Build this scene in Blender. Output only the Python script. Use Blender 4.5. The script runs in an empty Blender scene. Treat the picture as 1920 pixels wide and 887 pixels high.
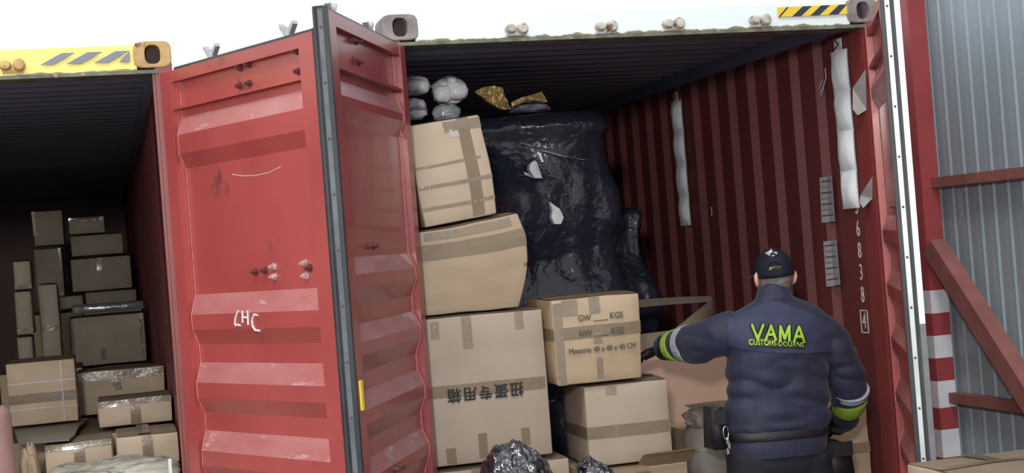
import bpy, bmesh, math, random
from mathutils import Vector, Matrix, noise
from mathutils.bvhtree import BVHTree

random.seed(7)
S = bpy.context.scene
COL = S.collection
W, H = 1920, 887

# ------------------------------------------------------------------ camera
CAM = Vector((-1.2786, -6.4514, 1.8024))
YAW, PITCH, ROLL, F = .2699, .007, -.0783, 2774.2
FW = Vector((math.sin(YAW) * math.cos(PITCH), math.cos(YAW) * math.cos(PITCH), math.sin(PITCH)))
_r = FW.cross(Vector((0, 0, 1))).normalized()
_u = _r.cross(FW)
RT = math.cos(ROLL) * _r + math.sin(ROLL) * _u
UP = -math.sin(ROLL) * _r + math.cos(ROLL) * _u
cd = bpy.data.cameras.new('camera')
cd.sensor_fit = 'HORIZONTAL'
cd.sensor_width = 36
cd.lens = F / W * 36
cd.clip_end = 300
cam = bpy.data.objects.new('camera', cd)
COL.objects.link(cam)
cam.matrix_world = Matrix(((RT.x, UP.x, -FW.x, CAM.x), (RT.y, UP.y, -FW.y, CAM.y), (RT.z, UP.z, -FW.z, CAM.z), (0, 0, 0, 1)))
S.camera = cam

# ------------------------------------------------------------------ sky, lamp, exposure
wd = bpy.data.worlds.new('overcast_sky')
S.world = wd
wd.use_nodes = True
bg = wd.node_tree.nodes['Background']
bg.inputs[0].default_value = (.93, .96, 1, 1)
bg.inputs[1].default_value = 1.3
ld = bpy.data.lights.new('flood_lamp', 'AREA')
ld.shape = 'DISK'
ld.size = .45
ld.energy = 240
ld.color = (1, .96, .9)
lo = bpy.data.objects.new('flood_lamp', ld)
COL.objects.link(lo)
lo.location = (-2.0, -7.4, 2.9)
lo.rotation_euler = (Vector((.7, 0, 1.3)) - lo.location).to_track_quat('-Z', 'Y').to_euler()
sd_ = bpy.data.lights.new('hazy_sun', 'SUN')
sd_.energy = 1.1
sd_.angle = math.radians(14)
sd_.color = (1, .97, .94)
so = bpy.data.objects.new('hazy_sun', sd_)
COL.objects.link(so)
so.rotation_euler = Vector((.3, .5, -.82)).to_track_quat('-Z', 'Y').to_euler()
S.view_settings.view_transform = 'Standard'
S.view_settings.look = 'None'
S.view_settings.gamma = 1
S.view_settings.exposure = 0
S.view_settings.use_curve_mapping = False


# ------------------------------------------------------------------ geometry of a picture point on a plane of the place
def ray(u, v):
    return FW + RT * ((u - W / 2) / F) + UP * ((H / 2 - v) / F)


def at(u, v, Y):
    d = ray(u, v)
    return CAM + d * ((Y - CAM.y) / d.y)


def atX(u, v, X):
    d = ray(u, v)
    return CAM + d * ((X - CAM.x) / d.x)


def atZ(u, v, Z):
    d = ray(u, v)
    return CAM + d * ((Z - CAM.z) / d.z)


# ------------------------------------------------------------------ materials
MATS = {}


def nodes_of(name):
    m = bpy.data.materials.new(name)
    m.use_nodes = True
    nt = m.node_tree
    return m, nt, nt.nodes['Principled BSDF'], nt.nodes.new, nt.links.new


def pm(name, c1, c2=None, scale=4, rough=.6, metal=0, bump=0, bscale=40, stretch=(1, 1, 1), coat=0,
       spot=None, spot_scale=12, spot_at=.66, sheen=0, vary=0, spec=.5, alpha=1, crinkle=False, bdist=.01):
    """plain painted / fibrous surface: two colours mixed by noise, optional stains, fine relief"""
    if name in MATS:
        return MATS[name]
    m, nt, b, N, L = nodes_of(name)
    tc = N('ShaderNodeTexCoord')
    mp = N('ShaderNodeMapping')
    mp.inputs['Scale'].default_value = stretch
    L(tc.outputs['Object'], mp.inputs[0])
    c2 = c2 or tuple(x * .8 for x in c1)
    nz = N('ShaderNodeTexNoise')
    nz.inputs['Scale'].default_value = scale
    nz.inputs['Detail'].default_value = 5
    L(mp.outputs[0], nz.inputs[0])
    rp = N('ShaderNodeValToRGB')
    rp.color_ramp.elements[0].position = .35
    rp.color_ramp.elements[1].position = .65
    rp.color_ramp.elements[0].color = (*c1, 1)
    rp.color_ramp.elements[1].color = (*c2, 1)
    L(nz.outputs[0], rp.inputs[0])
    out = rp.outputs[0]
    if spot:
        n2 = N('ShaderNodeTexNoise')
        n2.inputs['Scale'].default_value = spot_scale
        n2.inputs['Detail'].default_value = 6
        n2.inputs['Roughness'].default_value = .65
        L(mp.outputs[0], n2.inputs[0])
        r2 = N('ShaderNodeValToRGB')
        r2.color_ramp.elements[0].position = spot_at
        r2.color_ramp.elements[1].position = spot_at + .06
        L(n2.outputs[0], r2.inputs[0])
        mx = N('ShaderNodeMix')
        mx.data_type = 'RGBA'
        L(r2.outputs[0], mx.inputs['Factor'])
        L(out, mx.inputs[6])
        mx.inputs[7].default_value = (*spot, 1)
        out = mx.outputs[2]
    if vary:
        oi = N('ShaderNodeObjectInfo')
        mr = N('ShaderNodeMapRange')
        mr.inputs[3].default_value = 1 - vary
        mr.inputs[4].default_value = 1 + vary
        L(oi.outputs['Random'], mr.inputs[0])
        mv = N('ShaderNodeMix')
        mv.data_type = 'RGBA'
        mv.blend_type = 'MULTIPLY'
        mv.inputs['Factor'].default_value = 1
        L(out, mv.inputs[6])
        L(mr.outputs[0], mv.inputs[7])
        out = mv.outputs[2]
    L(out, b.inputs['Base Color'])
    b.inputs['Roughness'].default_value = rough
    b.inputs['Metallic'].default_value = metal
    b.inputs['Coat Weight'].default_value = coat
    b.inputs['Coat Roughness'].default_value = .12
    b.inputs['Sheen Weight'].default_value = sheen
    b.inputs['Specular IOR Level'].default_value = spec
    b.inputs['Alpha'].default_value = alpha
    if bump:
        if crinkle:
            vo = N('ShaderNodeTexVoronoi')
            vo.feature = 'SMOOTH_F1'
            vo.inputs['Scale'].default_value = bscale
            dn = N('ShaderNodeTexNoise')
            dn.inputs['Scale'].default_value = bscale * .6
            dn.inputs['Detail'].default_value = 4
            L(mp.outputs[0], dn.inputs[0])
            ad = N('ShaderNodeMix')
            ad.data_type = 'RGBA'
            ad.inputs['Factor'].default_value = .35
            L(mp.outputs[0], ad.inputs[6])
            L(dn.outputs[1], ad.inputs[7])
            L(ad.outputs[2], vo.inputs['Vector'])
            h = vo.outputs['Distance']
        else:
            bn = N('ShaderNodeTexNoise')
            bn.inputs['Scale'].default_value = bscale
            bn.inputs['Detail'].default_value = 4
            L(mp.outputs[0], bn.inputs[0])
            h = bn.outputs[0]
        bp = N('ShaderNodeBump')
        bp.inputs['Strength'].default_value = bump
        bp.inputs['Distance'].default_value = bdist
        L(h, bp.inputs['Height'])
        L(bp.outputs[0], b.inputs['Normal'])
    MATS[name] = m
    return m


def stained_band(name, c1, stain, z0, z1, rough=.45):
    """header paint with dirt and moss growing up from its lower edge"""
    m, nt, b, N, L = nodes_of(name)
    tc = N('ShaderNodeTexCoord')
    sp = N('ShaderNodeSeparateXYZ')
    L(tc.outputs['Object'], sp.inputs[0])
    mr = N('ShaderNodeMapRange')
    mr.inputs[1].default_value = z0
    mr.inputs[2].default_value = z1
    L(sp.outputs['Z'], mr.inputs[0])
    nz = N('ShaderNodeTexNoise')
    nz.inputs['Scale'].default_value = 14
    nz.inputs['Detail'].default_value = 8
    L(tc.outputs['Object'], nz.inputs[0])
    ad = N('ShaderNodeMath')
    ad.operation = 'SUBTRACT'
    L(mr.outputs[0], ad.inputs[0])
    L(nz.outputs[0], ad.inputs[1])
    rp = N('ShaderNodeValToRGB')
    rp.color_ramp.elements[0].position = .0
    rp.color_ramp.elements[1].position = .12
    rp.color_ramp.elements[0].color = (*stain, 1)
    rp.color_ramp.elements[1].color = (*c1, 1)
    L(ad.outputs[0], rp.inputs[0])
    L(rp.outputs[0], b.inputs['Base Color'])
    b.inputs['Roughness'].default_value = rough
    return m


RED = pm('red_paint', (.42, .074, .068), (.36, .06, .056), scale=3, rough=.36, coat=.25, spot=(.2, .05, .05), spot_scale=4, spot_at=.64, bump=.08, bscale=12)
RED_SHADE = pm('shaded_red_paint', (.3, .055, .058), (.25, .045, .05), scale=3, rough=.38, coat=.3, spot=(.16, .04, .045), spot_scale=5, spot_at=.64, bump=.08, bscale=12)  # duller copy of the red, shade on that leaf put into the colour
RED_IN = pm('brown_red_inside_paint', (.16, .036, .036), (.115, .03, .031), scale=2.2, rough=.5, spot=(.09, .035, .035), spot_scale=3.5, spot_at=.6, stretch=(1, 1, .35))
RED_POST = pm('post_red_paint', (.24, .045, .042), (.19, .038, .036), scale=4, rough=.45)
ROOFM = pm('roof_glare_paint', (.27, .27, .36), (.22, .22, .3), scale=2, rough=.55)  # ceiling glare put into the colour, as a pale grey-blue
PLY = pm('container_plywood', (.2, .13, .08), (.13, .085, .055), scale=3, rough=.7, stretch=(1, .2, 1))
RUST = pm('rusty_steel', (.3, .27, .26), (.19, .165, .155), scale=14, rough=.8, bump=.3, bscale=50, spot=(.13, .07, .05), spot_scale=18)
YRUST = pm('yellowed_rusty_steel', (.6, .42, .16), (.4, .24, .13), scale=10, rough=.75, bump=.3, bscale=50, spot=(.2, .08, .06), spot_scale=12, spot_at=.58)
DARKHOLE = pm('eye_shade_dark', (.06, .035, .035), rough=.8)
GALV = pm('galvanised_steel', (.55, .56, .58), (.42, .43, .45), scale=20, rough=.4, metal=.6)
BOLT = pm('brown_bolt_steel', (.14, .035, .035), (.09, .03, .03), scale=30, rough=.5)
BOLTW = pm('chipped_bolt', (.6, .5, .48), (.4, .2, .18), scale=40, rough=.5)
RUBBER = pm('black_rubber', (.018, .02, .024), (.03, .034, .04), scale=8, rough=.5)
STRIP = pm('gasket_retainer_metal', (.62, .66, .66), (.5, .54, .55), scale=6, rough=.35, metal=.3)
STRIP_SHADED = pm('shaded_gasket_retainer', (.13, .15, .16), (.09, .1, .11), scale=9, rough=.45, metal=.2)  # same retainer metal, its shaded look put into a darker colour
YEL = pm('hazard_yellow', (.85, .62, .06), (.8, .55, .05), rough=.5)
BLK = pm('hazard_dark', (.035, .04, .07), rough=.5)
INK = pm('black_ink', (.015, .014, .014), rough=.7)
GREYINK = pm('faded_print', (.11, .09, .07), rough=.7)
WHITEP = pm('white_paint', (.75, .72, .7), (.55, .5, .48), scale=30, rough=.6)
CARD = pm('kraft_cardboard', (.41, .31, .21), (.36, .265, .175), scale=5, rough=.62, bump=.12, bscale=18, vary=.08, stretch=(1, 1, 2.2))
CARD2 = pm('pale_kraft_cardboard', (.46, .365, .265), (.4, .315, .225), scale=4, rough=.62, bump=.12, bscale=14, vary=.06)
CARD3 = pm('dull_kraft_cardboard', (.37, .3, .235), (.33, .265, .205), scale=4, rough=.62, bump=.15, bscale=10)
CARDS = pm('shiny_taped_cardboard', (.43, .315, .2), (.37, .27, .17), scale=5, rough=.42, bump=.25, bscale=16, coat=.5)
CARDP = pm('pinkish_cardboard', (.46, .31, .235), (.42, .28, .21), scale=2, rough=.6, bump=.08, bscale=6)
CARDG = pm('grey_brown_cardboard', (.33, .27, .2), (.27, .22, .165), scale=5, rough=.6, bump=.1, bscale=18, vary=.1)
CARDEDGE = pm('raw_cardboard_edge', (.5, .42, .32), (.36, .28, .2), scale=60, rough=.8)
TAPE = pm('brown_packing_tape', (.41, .315, .215), (.385, .29, .195), scale=9, rough=.25, bump=.25, bscale=40, coat=.4)
CTAPE = pm('clear_packing_tape', (.46, .365, .265), (.44, .35, .25), scale=14, rough=.14, bump=.55, bscale=28, coat=1, bdist=.012)
STRAP = pm('white_plastic_strap', (.78, .78, .76), rough=.4)
FILM = pm('black_stretch_film', (.011, .013, .024), (.018, .02, .034), scale=3, rough=.22, bump=.5, bscale=11, crinkle=True, bdist=.02, spec=.4)
BAGM = pm('black_bin_bag', (.012, .012, .016), (.02, .02, .028), scale=4, rough=.1, bump=1, bscale=14, crinkle=True, bdist=.04, spec=1, coat=1)
WHITEB = pm('white_soft_bundle', (.9, .92, .95), (.8, .83, .88), scale=9, rough=.55, bump=.4, bscale=22, coat=.3)
CLEARB = pm('clouded_clear_film', (.45, .52, .56), (.3, .36, .42), scale=8, rough=.2, bump=.6, bscale=20, coat=.6)
GOLD = pm('gold_foil_sack', (.42, .29, .1), (.33, .23, .09), scale=8, rough=.35, metal=.25, bump=.5, bscale=30, spot=(.75, .62, .3), spot_scale=40, spot_at=.66)
BLUEB = pm('slate_blue_bundle', (.1, .11, .17), (.2, .21, .26), scale=14, rough=.5, bump=.4, bscale=30)
SACK = pm('crumpled_brown_sack', (.17, .145, .125), (.12, .105, .095), scale=6, rough=.65, bump=.6, bscale=12)
BURLAP = pm('grey_weathered_sheet', (.42, .4, .32), (.25, .25, .22), scale=9, rough=.55, bump=1, bscale=22, spot=(.12, .13, .13), spot_scale=14, spot_at=.58, stretch=(.6, 1, 2.2))
PINK = pm('dusky_pink_wrap', (.5, .34, .31), (.42, .28, .26), scale=5, rough=.5)
DARKBOARD = pm('dark_grey_board', (.17, .16, .145), (.12, .115, .105), scale=6, rough=.35, bump=.2, bscale=10, spot=(.3, .29, .26), spot_scale=7, spot_at=.68)
DESI = pm('white_woven_desiccant', (.86, .9, .92), (.8, .84, .87), scale=8, rough=.7, bump=.25, bscale=60)
PAPER = pm('printed_paper', (.52, .49, .5), (.42, .4, .42), scale=16, rough=.7, stretch=(1, 1, 3))
PAPER2 = pm('greyer_printed_paper', (.3, .28, .32), (.25, .23, .27), scale=16, rough=.7, stretch=(1, 1, 3))
PAPERW = pm('pale_sticker', (.62, .6, .58), (.5, .48, .47), scale=14, rough=.6)
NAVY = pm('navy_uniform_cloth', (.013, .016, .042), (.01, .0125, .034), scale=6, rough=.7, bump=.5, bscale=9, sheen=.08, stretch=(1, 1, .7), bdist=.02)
NAVY_LIT = pm('lit_navy_cloth', (.022, .028, .07), (.018, .024, .06), scale=6, rough=.7, bump=.35, bscale=9, sheen=.08, bdist=.02)  # paler copy of the navy for the lit shoulders
NAVYD = pm('dark_trouser_cloth', (.008, .009, .015), (.006, .007, .012), scale=6, rough=.8, bump=.3, bscale=9, bdist=.02)
BLACKC = pm('black_nylon', (.006, .0065, .009), (.01, .011, .014), scale=20, rough=.55, bump=.2, bscale=120)
SKIN = pm('skin', (.62, .34, .27), (.56, .29, .23), scale=14, rough=.5)
HAIR = pm('short_grey_hair', (.2, .18, .16), (.12, .11, .1), scale=60, rough=.7, bump=.6, bscale=160)
LIPS = pm('lips', (.45, .18, .15), rough=.5)
EYEW = pm('eye_white', (.75, .74, .72), rough=.25)
EYED = pm('iris_dark', (.05, .04, .035), rough=.2)
NEON_SHADED = pm('shaded_neon_cloth', (.28, .44, .05), (.24, .38, .05), rough=.55)  # darker copy of the neon, shadow on the sleeve put into the colour
NEON = pm('neon_yellow_green', (.55, .85, .08), (.5, .78, .07), rough=.55)
REFL = pm('grey_reflective_tape', (.34, .37, .42), (.28, .31, .36), scale=20, rough=.35)
CHROME = pm('chrome', (.7, .72, .75), rough=.18, metal=1)
SHEET = pm('zinc_sheet', (.3, .37, .41), (.25, .31, .35), scale=2.5, rough=.45, metal=.1, spot=(.36, .42, .46), spot_scale=5, spot_at=.62, stretch=(1, 1, .3))
RAILM = pm('red_oxide_primer', (.26, .1, .085), (.2, .075, .065), scale=7, rough=.65, bump=.15, bscale=40)
POLER = pm('signal_red_gloss', (.33, .055, .06), (.28, .046, .052), scale=5, rough=.45)
POLEW = pm('white_gloss', (.7, .72, .76), (.6, .62, .66), scale=7, rough=.45)
CONC = pm('yard_concrete', (.13, .13, .13), (.1, .1, .1), scale=1.3, rough=.85, bump=.3, bscale=30)


# ------------------------------------------------------------------ mesh building
class MB:
    def __init__(s):
        s.bm = bmesh.new()

    def faces(s, pts, fs):
        vs = [s.bm.verts.new(p) for p in pts]
        for f in fs:
            try:
                s.bm.faces.new([vs[i] for i in f])
            except ValueError:
                pass
        return vs

    def hexa(s, p):   # 8 points: bottom ring then top ring
        s.faces(p, [(0, 3, 2, 1), (4, 5, 6, 7), (0, 1, 5, 4), (1, 2, 6, 5), (2, 3, 7, 6), (3, 0, 4, 7)])
        return s

    def box(s, a, b):
        (x0, y0, z0), (x1, y1, z1) = a, b
        return s.hexa([(x0, y0, z0), (x1, y0, z0), (x1, y1, z0), (x0, y1, z0), (x0, y0, z1), (x1, y0, z1), (x1, y1, z1), (x0, y1, z1)])

    def obox(s, c, ax, ay, az):   # centre and three half axes
        c, ax, ay, az = map(Vector, (c, ax, ay, az))
        return s.hexa([c - ax - ay - az, c + ax - ay - az, c + ax + ay - az, c - ax + ay - az, c - ax - ay + az, c + ax - ay + az, c + ax + ay + az, c - ax + ay + az])

    def grid(s, rows, closed=False, thick=None):
        n = len(rows[0])
        vs = [[s.bm.verts.new(p) for p in r] for r in rows]
        for i in range(len(rows) - 1):
            for j in range(n - (0 if closed else 1)):
                k = (j + 1) % n
                s.bm.faces.new((vs[i][j], vs[i][k], vs[i + 1][k], vs[i + 1][j]))
        return vs

    def loft(s, rings, cap=True):
        vs = s.grid(rings, closed=True)
        if cap:
            s.bm.faces.new(vs[0][::-1])
            s.bm.faces.new(vs[-1])
        return s

    def tube(s, path, rad, seg=10, squash=1.):
        path = [Vector(p) for p in path]
        if not isinstance(rad, (list, tuple)):
            rad = [rad] * len(path)
        rings = []
        ref = None
        for i, p in enumerate(path):
            d = (path[min(i + 1, len(path) - 1)] - path[max(i - 1, 0)]).normalized()
            if ref is None:
                ref = Vector((0, 0, 1)) if abs(d.z) < .9 else Vector((1, 0, 0))
            a = d.cross(ref).normalized()
            b = a.cross(d).normalized()
            ref = b
            rings.append([p + (a * math.cos(t) + b * math.sin(t) * squash) * rad[i] for t in (2 * math.pi * k / seg for k in range(seg))])
        return s.loft(rings)

    def ball(s, c, r, sub=2):
        r = Vector(r) if hasattr(r, '__len__') else Vector((r, r, r))
        M = Matrix.Translation(c) @ Matrix.Diagonal((*r, 1))
        bmesh.ops.create_icosphere(s.bm, subdivisions=sub, radius=1, matrix=M)
        return s

    def bevel(s, off=.005, seg=2):
        ed = [e for e in s.bm.edges if len(e.link_faces) == 2 and e.calc_face_angle(0) > .6]
        if ed:
            bmesh.ops.bevel(s.bm, geom=ed, offset=off, segments=seg, profile=.5, affect='EDGES', clamp_overlap=True)
        return s

    def warp(s, fn):
        for v in s.bm.verts:
            v.co = fn(v.co.copy())
        return s

    def build(s, name, mat, parent=None, smooth=False, weld=False):
        if weld:
            bmesh.ops.remove_doubles(s.bm, verts=s.bm.verts, dist=1e-5)
        bmesh.ops.recalc_face_normals(s.bm, faces=s.bm.faces)
        me = bpy.data.meshes.new(name)
        org = Vector((0, 0, 0))
        q = parent
        while q is not None:
            org += q.location
            q = q.parent
        for v in s.bm.verts:
            v.co -= org
        s.bm.to_mesh(me)
        s.bm.free()
        if smooth:
            for p in me.polygons:
                p.use_smooth = True
        for mm in (mat if isinstance(mat, (list, tuple)) else [mat]):
            me.materials.append(mm)
        o = bpy.data.objects.new(name, me)
        COL.objects.link(o)
        o.parent = parent
        return o


def tag(o, label, cat=None, group=None, kind=None):
    o['label'] = label
    if cat:
        o['category'] = cat
    if group:
        o['group'] = group
    if kind:
        o['kind'] = kind
    return o


def thing(name, loc, label, cat, group=None):
    o = bpy.data.objects.new(name, None)
    o.empty_display_size = .1
    o.location = loc
    COL.objects.link(o)
    return tag(o, label, cat, group)


def smooth_by_angle(o, ang=.6):
    me = o.data
    for p in me.polygons:
        p.use_smooth = True
    bm = bmesh.new()
    bm.from_mesh(me)
    for e in bm.edges:
        if len(e.link_faces) == 2 and e.calc_face_angle(0) > ang:
            e.smooth = False
    bm.to_mesh(me)
    bm.free()
    return o


def text_mesh(body, size, extrude=.0008, offset=0., spacing=1., align='CENTER', line=1.):
    cu = bpy.data.curves.new('lettering', 'FONT')
    cu.body = body
    cu.size = size
    cu.extrude = extrude
    cu.offset = offset
    cu.space_character = spacing
    cu.space_line = line
    cu.align_x = align
    cu.align_y = 'CENTER'
    cu.resolution_u = 3
    ob = bpy.data.objects.new('lettering', cu)
    COL.objects.link(ob)
    dg = bpy.context.evaluated_depsgraph_get()
    me = bpy.data.meshes.new_from_object(ob.evaluated_get(dg))
    bpy.data.objects.remove(ob)
    bpy.data.curves.remove(cu)
    return me


def place_text(body, size, pos, xdir, updir, mat, parent, name='lettering', extrude=.0008, sx=1., post=None, bold=0., **k):
    me = text_mesh(body, size, extrude, **k)
    x, u = Vector(xdir).normalized(), Vector(updir).normalized()
    n = x.cross(u).normalized()
    mb = MB()
    mb.bm.from_mesh(me)
    if bold:
        n0 = len(mb.bm.verts)
        for dx, dy in ((bold, 0), (-bold, 0), (0, bold), (0, -bold)):
            mb.bm.verts.ensure_lookup_table()
            k0 = len(mb.bm.verts)
            mb.bm.from_mesh(me)
            mb.bm.verts.ensure_lookup_table()
            for v in mb.bm.verts[k0:]:
                v.co.x += dx
                v.co.y += dy
                v.co.z += (dx + 2 * dy) * .02
    bpy.data.meshes.remove(me)
    pos = Vector(pos)
    if post:
        bmesh.ops.subdivide_edges(mb.bm, edges=[e for e in mb.bm.edges if e.calc_length() > size * .25], cuts=1)
    for v in mb.bm.verts:
        c = v.co
        p = pos + x * (c.x * sx) + u * c.y + n * c.z
        v.co = post(p, c.z) if post else p
    return mb.build(name, mat, parent)


def fbm(p, s, o=3):
    return noise.fractal(Vector(p) * s, 1., 2., o)


# ================================================================== THE SETTING
G = -.047
mb = MB()
mb.box((-14, -14, G - .3), (14, 16, G))
tag(mb.build('floor', CONC), 'grey concrete yard ground under the containers', kind='structure')


# ------------------------------------------------------------------ containers
def casting(parent, x0, x1, y0, y1, z0, z1, front_y, mat, hole_dx=0.):
    """steel corner block with an oval eye in its front face"""
    mb = MB()
    n = 28
    cx, cz = (x0 + x1) / 2, (z0 + z1) / 2
    hw, hh = (x1 - x0) / 2, (z1 - z0) / 2

    def rrect(w, h, r):
        out = []
        for k in range(n):
            t = 2 * math.pi * (k + .5) / n
            c, s_ = math.cos(t), math.sin(t)
            e = 5.
            q = (abs(c) ** e + abs(s_) ** e) ** (-1 / e)
            out.append((c * q * w, s_ * q * h))
        return out
    O = rrect(hw, hh, .02)
    I = [(hole_dx + math.copysign(abs(math.cos(t)) ** .7, math.cos(t)) * .034, math.copysign(abs(math.sin(t)) ** .7, math.sin(t)) * .042) for t in (2 * math.pi * (k + .5) / n for k in range(n))]
    yb = y1
    rings = [[(cx + a, yb, cz + b) for a, b in O], [(cx + a, y0 + .006, cz + b) for a, b in O], [(cx + a * .95, y0, cz + b * .94) for a, b in O],
             [(cx + a, y0, cz + b) for a, b in I], [(cx + a, y0 + .07, cz + b) for a, b in I]]
    mb.loft(rings)
    c = mb.build('corner_casting', mat, parent)
    h = MB()
    h.loft([[(cx + a * .99, y0 + .066, cz + b * .99) for a, b in I], [(cx + a * .99, y0 + .069, cz + b * .99) for a, b in I]])
    h.build('eye_shade_disc', DARKHOLE, c)  # dark disc, the shade inside the eye put into its colour
    return c


def wall_profile(y0, y1, first, pitch=.278, deep=.036):
    """plan profile of trapezoidal side sheet: list of (y, recess)"""
    pts = [(y0, 0.)]
    y = first
    while y < y1 - pitch:
        # groove centred on y
        pts += [(y - .075, 0.), (y - .04, deep), (y + .04, deep), (y + .075, 0.)]
        y += pitch
    pts.append((y1, 0.))
    return pts


def container(loc, x0, x1, y0, zt, label, head_mat, head_name, in_mat, post_mat, first_groove):
    root = thing('shipping_container', loc, label, 'container', 'open shipping containers')
    zb = loc[2]
    zh = zt - .139      # underside of header
    yb = y0 + 12.1
    xi0, xi1 = x0 + .06, x1 - .06
    # side sheets
    for xs, sg in ((xi0, -1), (xi1, 1)):
        mb = MB()
        pf = wall_profile(y0 + .06, yb, first_groove)
        zs = (zb + .16, zh + .02)
        inner = [[(xs + sg * d, y, z) for y, d in pf] for z in zs]
        outer = [[(xs + sg * (d + .003), y, z) for y, d in pf] for z in zs]
        mb.grid(inner)
        mb.grid(outer)
        for r_ in (0, 1):
            mb.grid([inner[r_], outer[r_]])
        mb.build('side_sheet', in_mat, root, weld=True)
    # front corner posts
    for xs, sg in ((x0, 1), (x1, -1)):
        mb = MB()
        mb.box((min(xs, xs + sg * .075), y0, zb + .1), (max(xs, xs + sg * .075), y0 + .16, zt - .1))
        mb.bevel(.006, 1)
        mb.build('corner_post', post_mat, root)
        mb = MB()
        mb.box((min(xs + sg * .076, xs + sg * .088), y0 + .012, zb + .15), (max(xs + sg * .076, xs + sg * .088), y0 + .05, zh))
        mb.build('post_flange', post_mat, root)
    # end wall
    mb = MB()
    mb.box((x0 + .02, yb, zb + .1), (x1 - .02, yb + .05, zt - .02))
    mb.build('end_wall', in_mat, root)
    # roof, corrugated across
    mb = MB()
    pf = wall_profile(y0 + .1, yb, y0 + .5, pitch=.209, deep=.02)
    mb.grid([[(x, y, zt - .05 - .001 + d) for y, d in pf] for x in (x0 + .03, x1 - .03)])
    mb.grid([[(x, y, zt - .046 + d) for y, d in pf] for x in (x0 + .03, x1 - .03)])
    mb.build('roof_sheet', ROOFM, root)
    for xs, sg in ((x0, 1), (x1, -1)):
        mb = MB()
        mb.box((min(xs + sg * .02, xs + sg * .092), y0 + .1, zh + .015), (max(xs + sg * .02, xs + sg * .092), yb, zt - .03))
        mb.build('top_rail', ROOFM, root)
        mb = MB()
        mb.box((min(xs + sg * .015, xs + sg * .085), y0 + .1, zb + .01), (max(xs + sg * .015, xs + sg * .085), yb, zb + .165))
        mb.build('bottom_rail', in_mat, root)
    mb = MB()
    mb.box((x0 + .085, y0 + .03, zb + .12), (x1 - .085, yb, zb + .17))
    mb.build('floor_panel', PLY, root)
    mb = MB()
    mb.box((x0 + .1, y0, zb + .02), (x1 - .1, y0 + .1, zb + .16))
    mb.bevel(.006, 1)
    mb.build('door_sill', post_mat, root)
    # header beam: pale face, drip lip below
    mb = MB()
    mb.hexa([(x0 + .15, y0 + .004, zh + .014), (x1 - .15, y0 + .004, zh + .014), (x1 - .15, y0 + .12, zh + .014), (x0 + .15, y0 + .12, zh + .014),
             (x0 + .15, y0 + .018, zt - .012), (x1 - .15, y0 + .018, zt - .012), (x1 - .15, y0 + .12, zt - .012), (x0 + .15, y0 + .12, zt - .012)])
    mb.bevel(.006, 2)
    hd = mb.build('header_beam', head_mat, root)
    mb = MB()
    mb.box((x0 + .06, y0 - .012, zh - .004), (x1 - .06, y0 + .12, zh + .012))
    mb.bevel(.003, 1)
    mb.build('drip_lip', head_name, hd)
    for cx0 in (x0, x1 - .162):
        casting(root, cx0, cx0 + .162, y0 - .008, y0 + .16, zt - .118, zt, y0, RUST if zt > 2.85 or cx0 == x0 else YRUST)
        casting(root, cx0, cx0 + .162, y0 - .008, y0 + .16, zb, zb + .118, y0, RUST)
        for zz in (zt - .118, zb):
            mb = MB()
            mb.box((cx0, yb - .1, zz), (cx0 + .162, yb + .06, zz + .118))
            mb.bevel(.01, 2)
            mb.build('corner_casting', RUST, root)
    return root, hd, zh, zt, zb


HEADR = stained_band('pale_mint_header_paint', (.72, .8, .8), (.2, .17, .08), 2.775, 2.825)
HEADL = stained_band('yellow_header_paint', (.85, .72, .2), (.25, .2, .08), 2.73, 2.77)
LIPR = pm('mossy_lip', (.2, .2, .16), (.1, .11, .08), scale=14, rough=.8, spot=(.4, .36, .2), spot_scale=20, spot_at=.6)
R0, R1 = -.0164, 2.4374
L1, LY = -.9246, .205
L0 = L1 - 2.438
LZ = -.047
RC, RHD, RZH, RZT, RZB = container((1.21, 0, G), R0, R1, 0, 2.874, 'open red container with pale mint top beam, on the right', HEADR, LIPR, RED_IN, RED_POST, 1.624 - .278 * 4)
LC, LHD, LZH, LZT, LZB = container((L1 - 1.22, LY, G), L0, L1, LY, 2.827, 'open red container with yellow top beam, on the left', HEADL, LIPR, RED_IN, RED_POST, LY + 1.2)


KEEP = pm('pale_painted_lug', (.6, .57, .5), (.4, .35, .3), scale=18, rough=.6, spot=(.2, .13, .1), spot_scale=16, spot_at=.56)
# cam keeper lugs on the headers, with their bolts
def keeper(head, u, v, Y, mat, mat2):
    p = at(u, v, Y)
    mb = MB()
    for dx in (-.03, .026):
        rings = []
        for k, (r, dy) in enumerate(((.026, .0), (.026, -.02), (.019, -.038), (.008, -.04))):
            rings.append([(p.x + dx + math.cos(t) * r, p.y + dy, p.z + math.sin(t) * r * (1.1 if dx > 0 else .85)) for t in (2 * math.pi * q / 12 for q in range(12))])
        mb.loft(rings)
    mb.box((p.x - .045, p.y - .006, p.z - .032), (p.x + .045, p.y + .004, p.z - .018))
    mb.build('cam_keeper', mat, head, smooth=False)


for u, v in ((968, 54), (1136, 50), (1262, 45), (1424, 38)):
    keeper(RHD, u, v, -.004, KEEP, RUST)
keeper(LHD, 24, 123, LY, YRUST, RUST)


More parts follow.
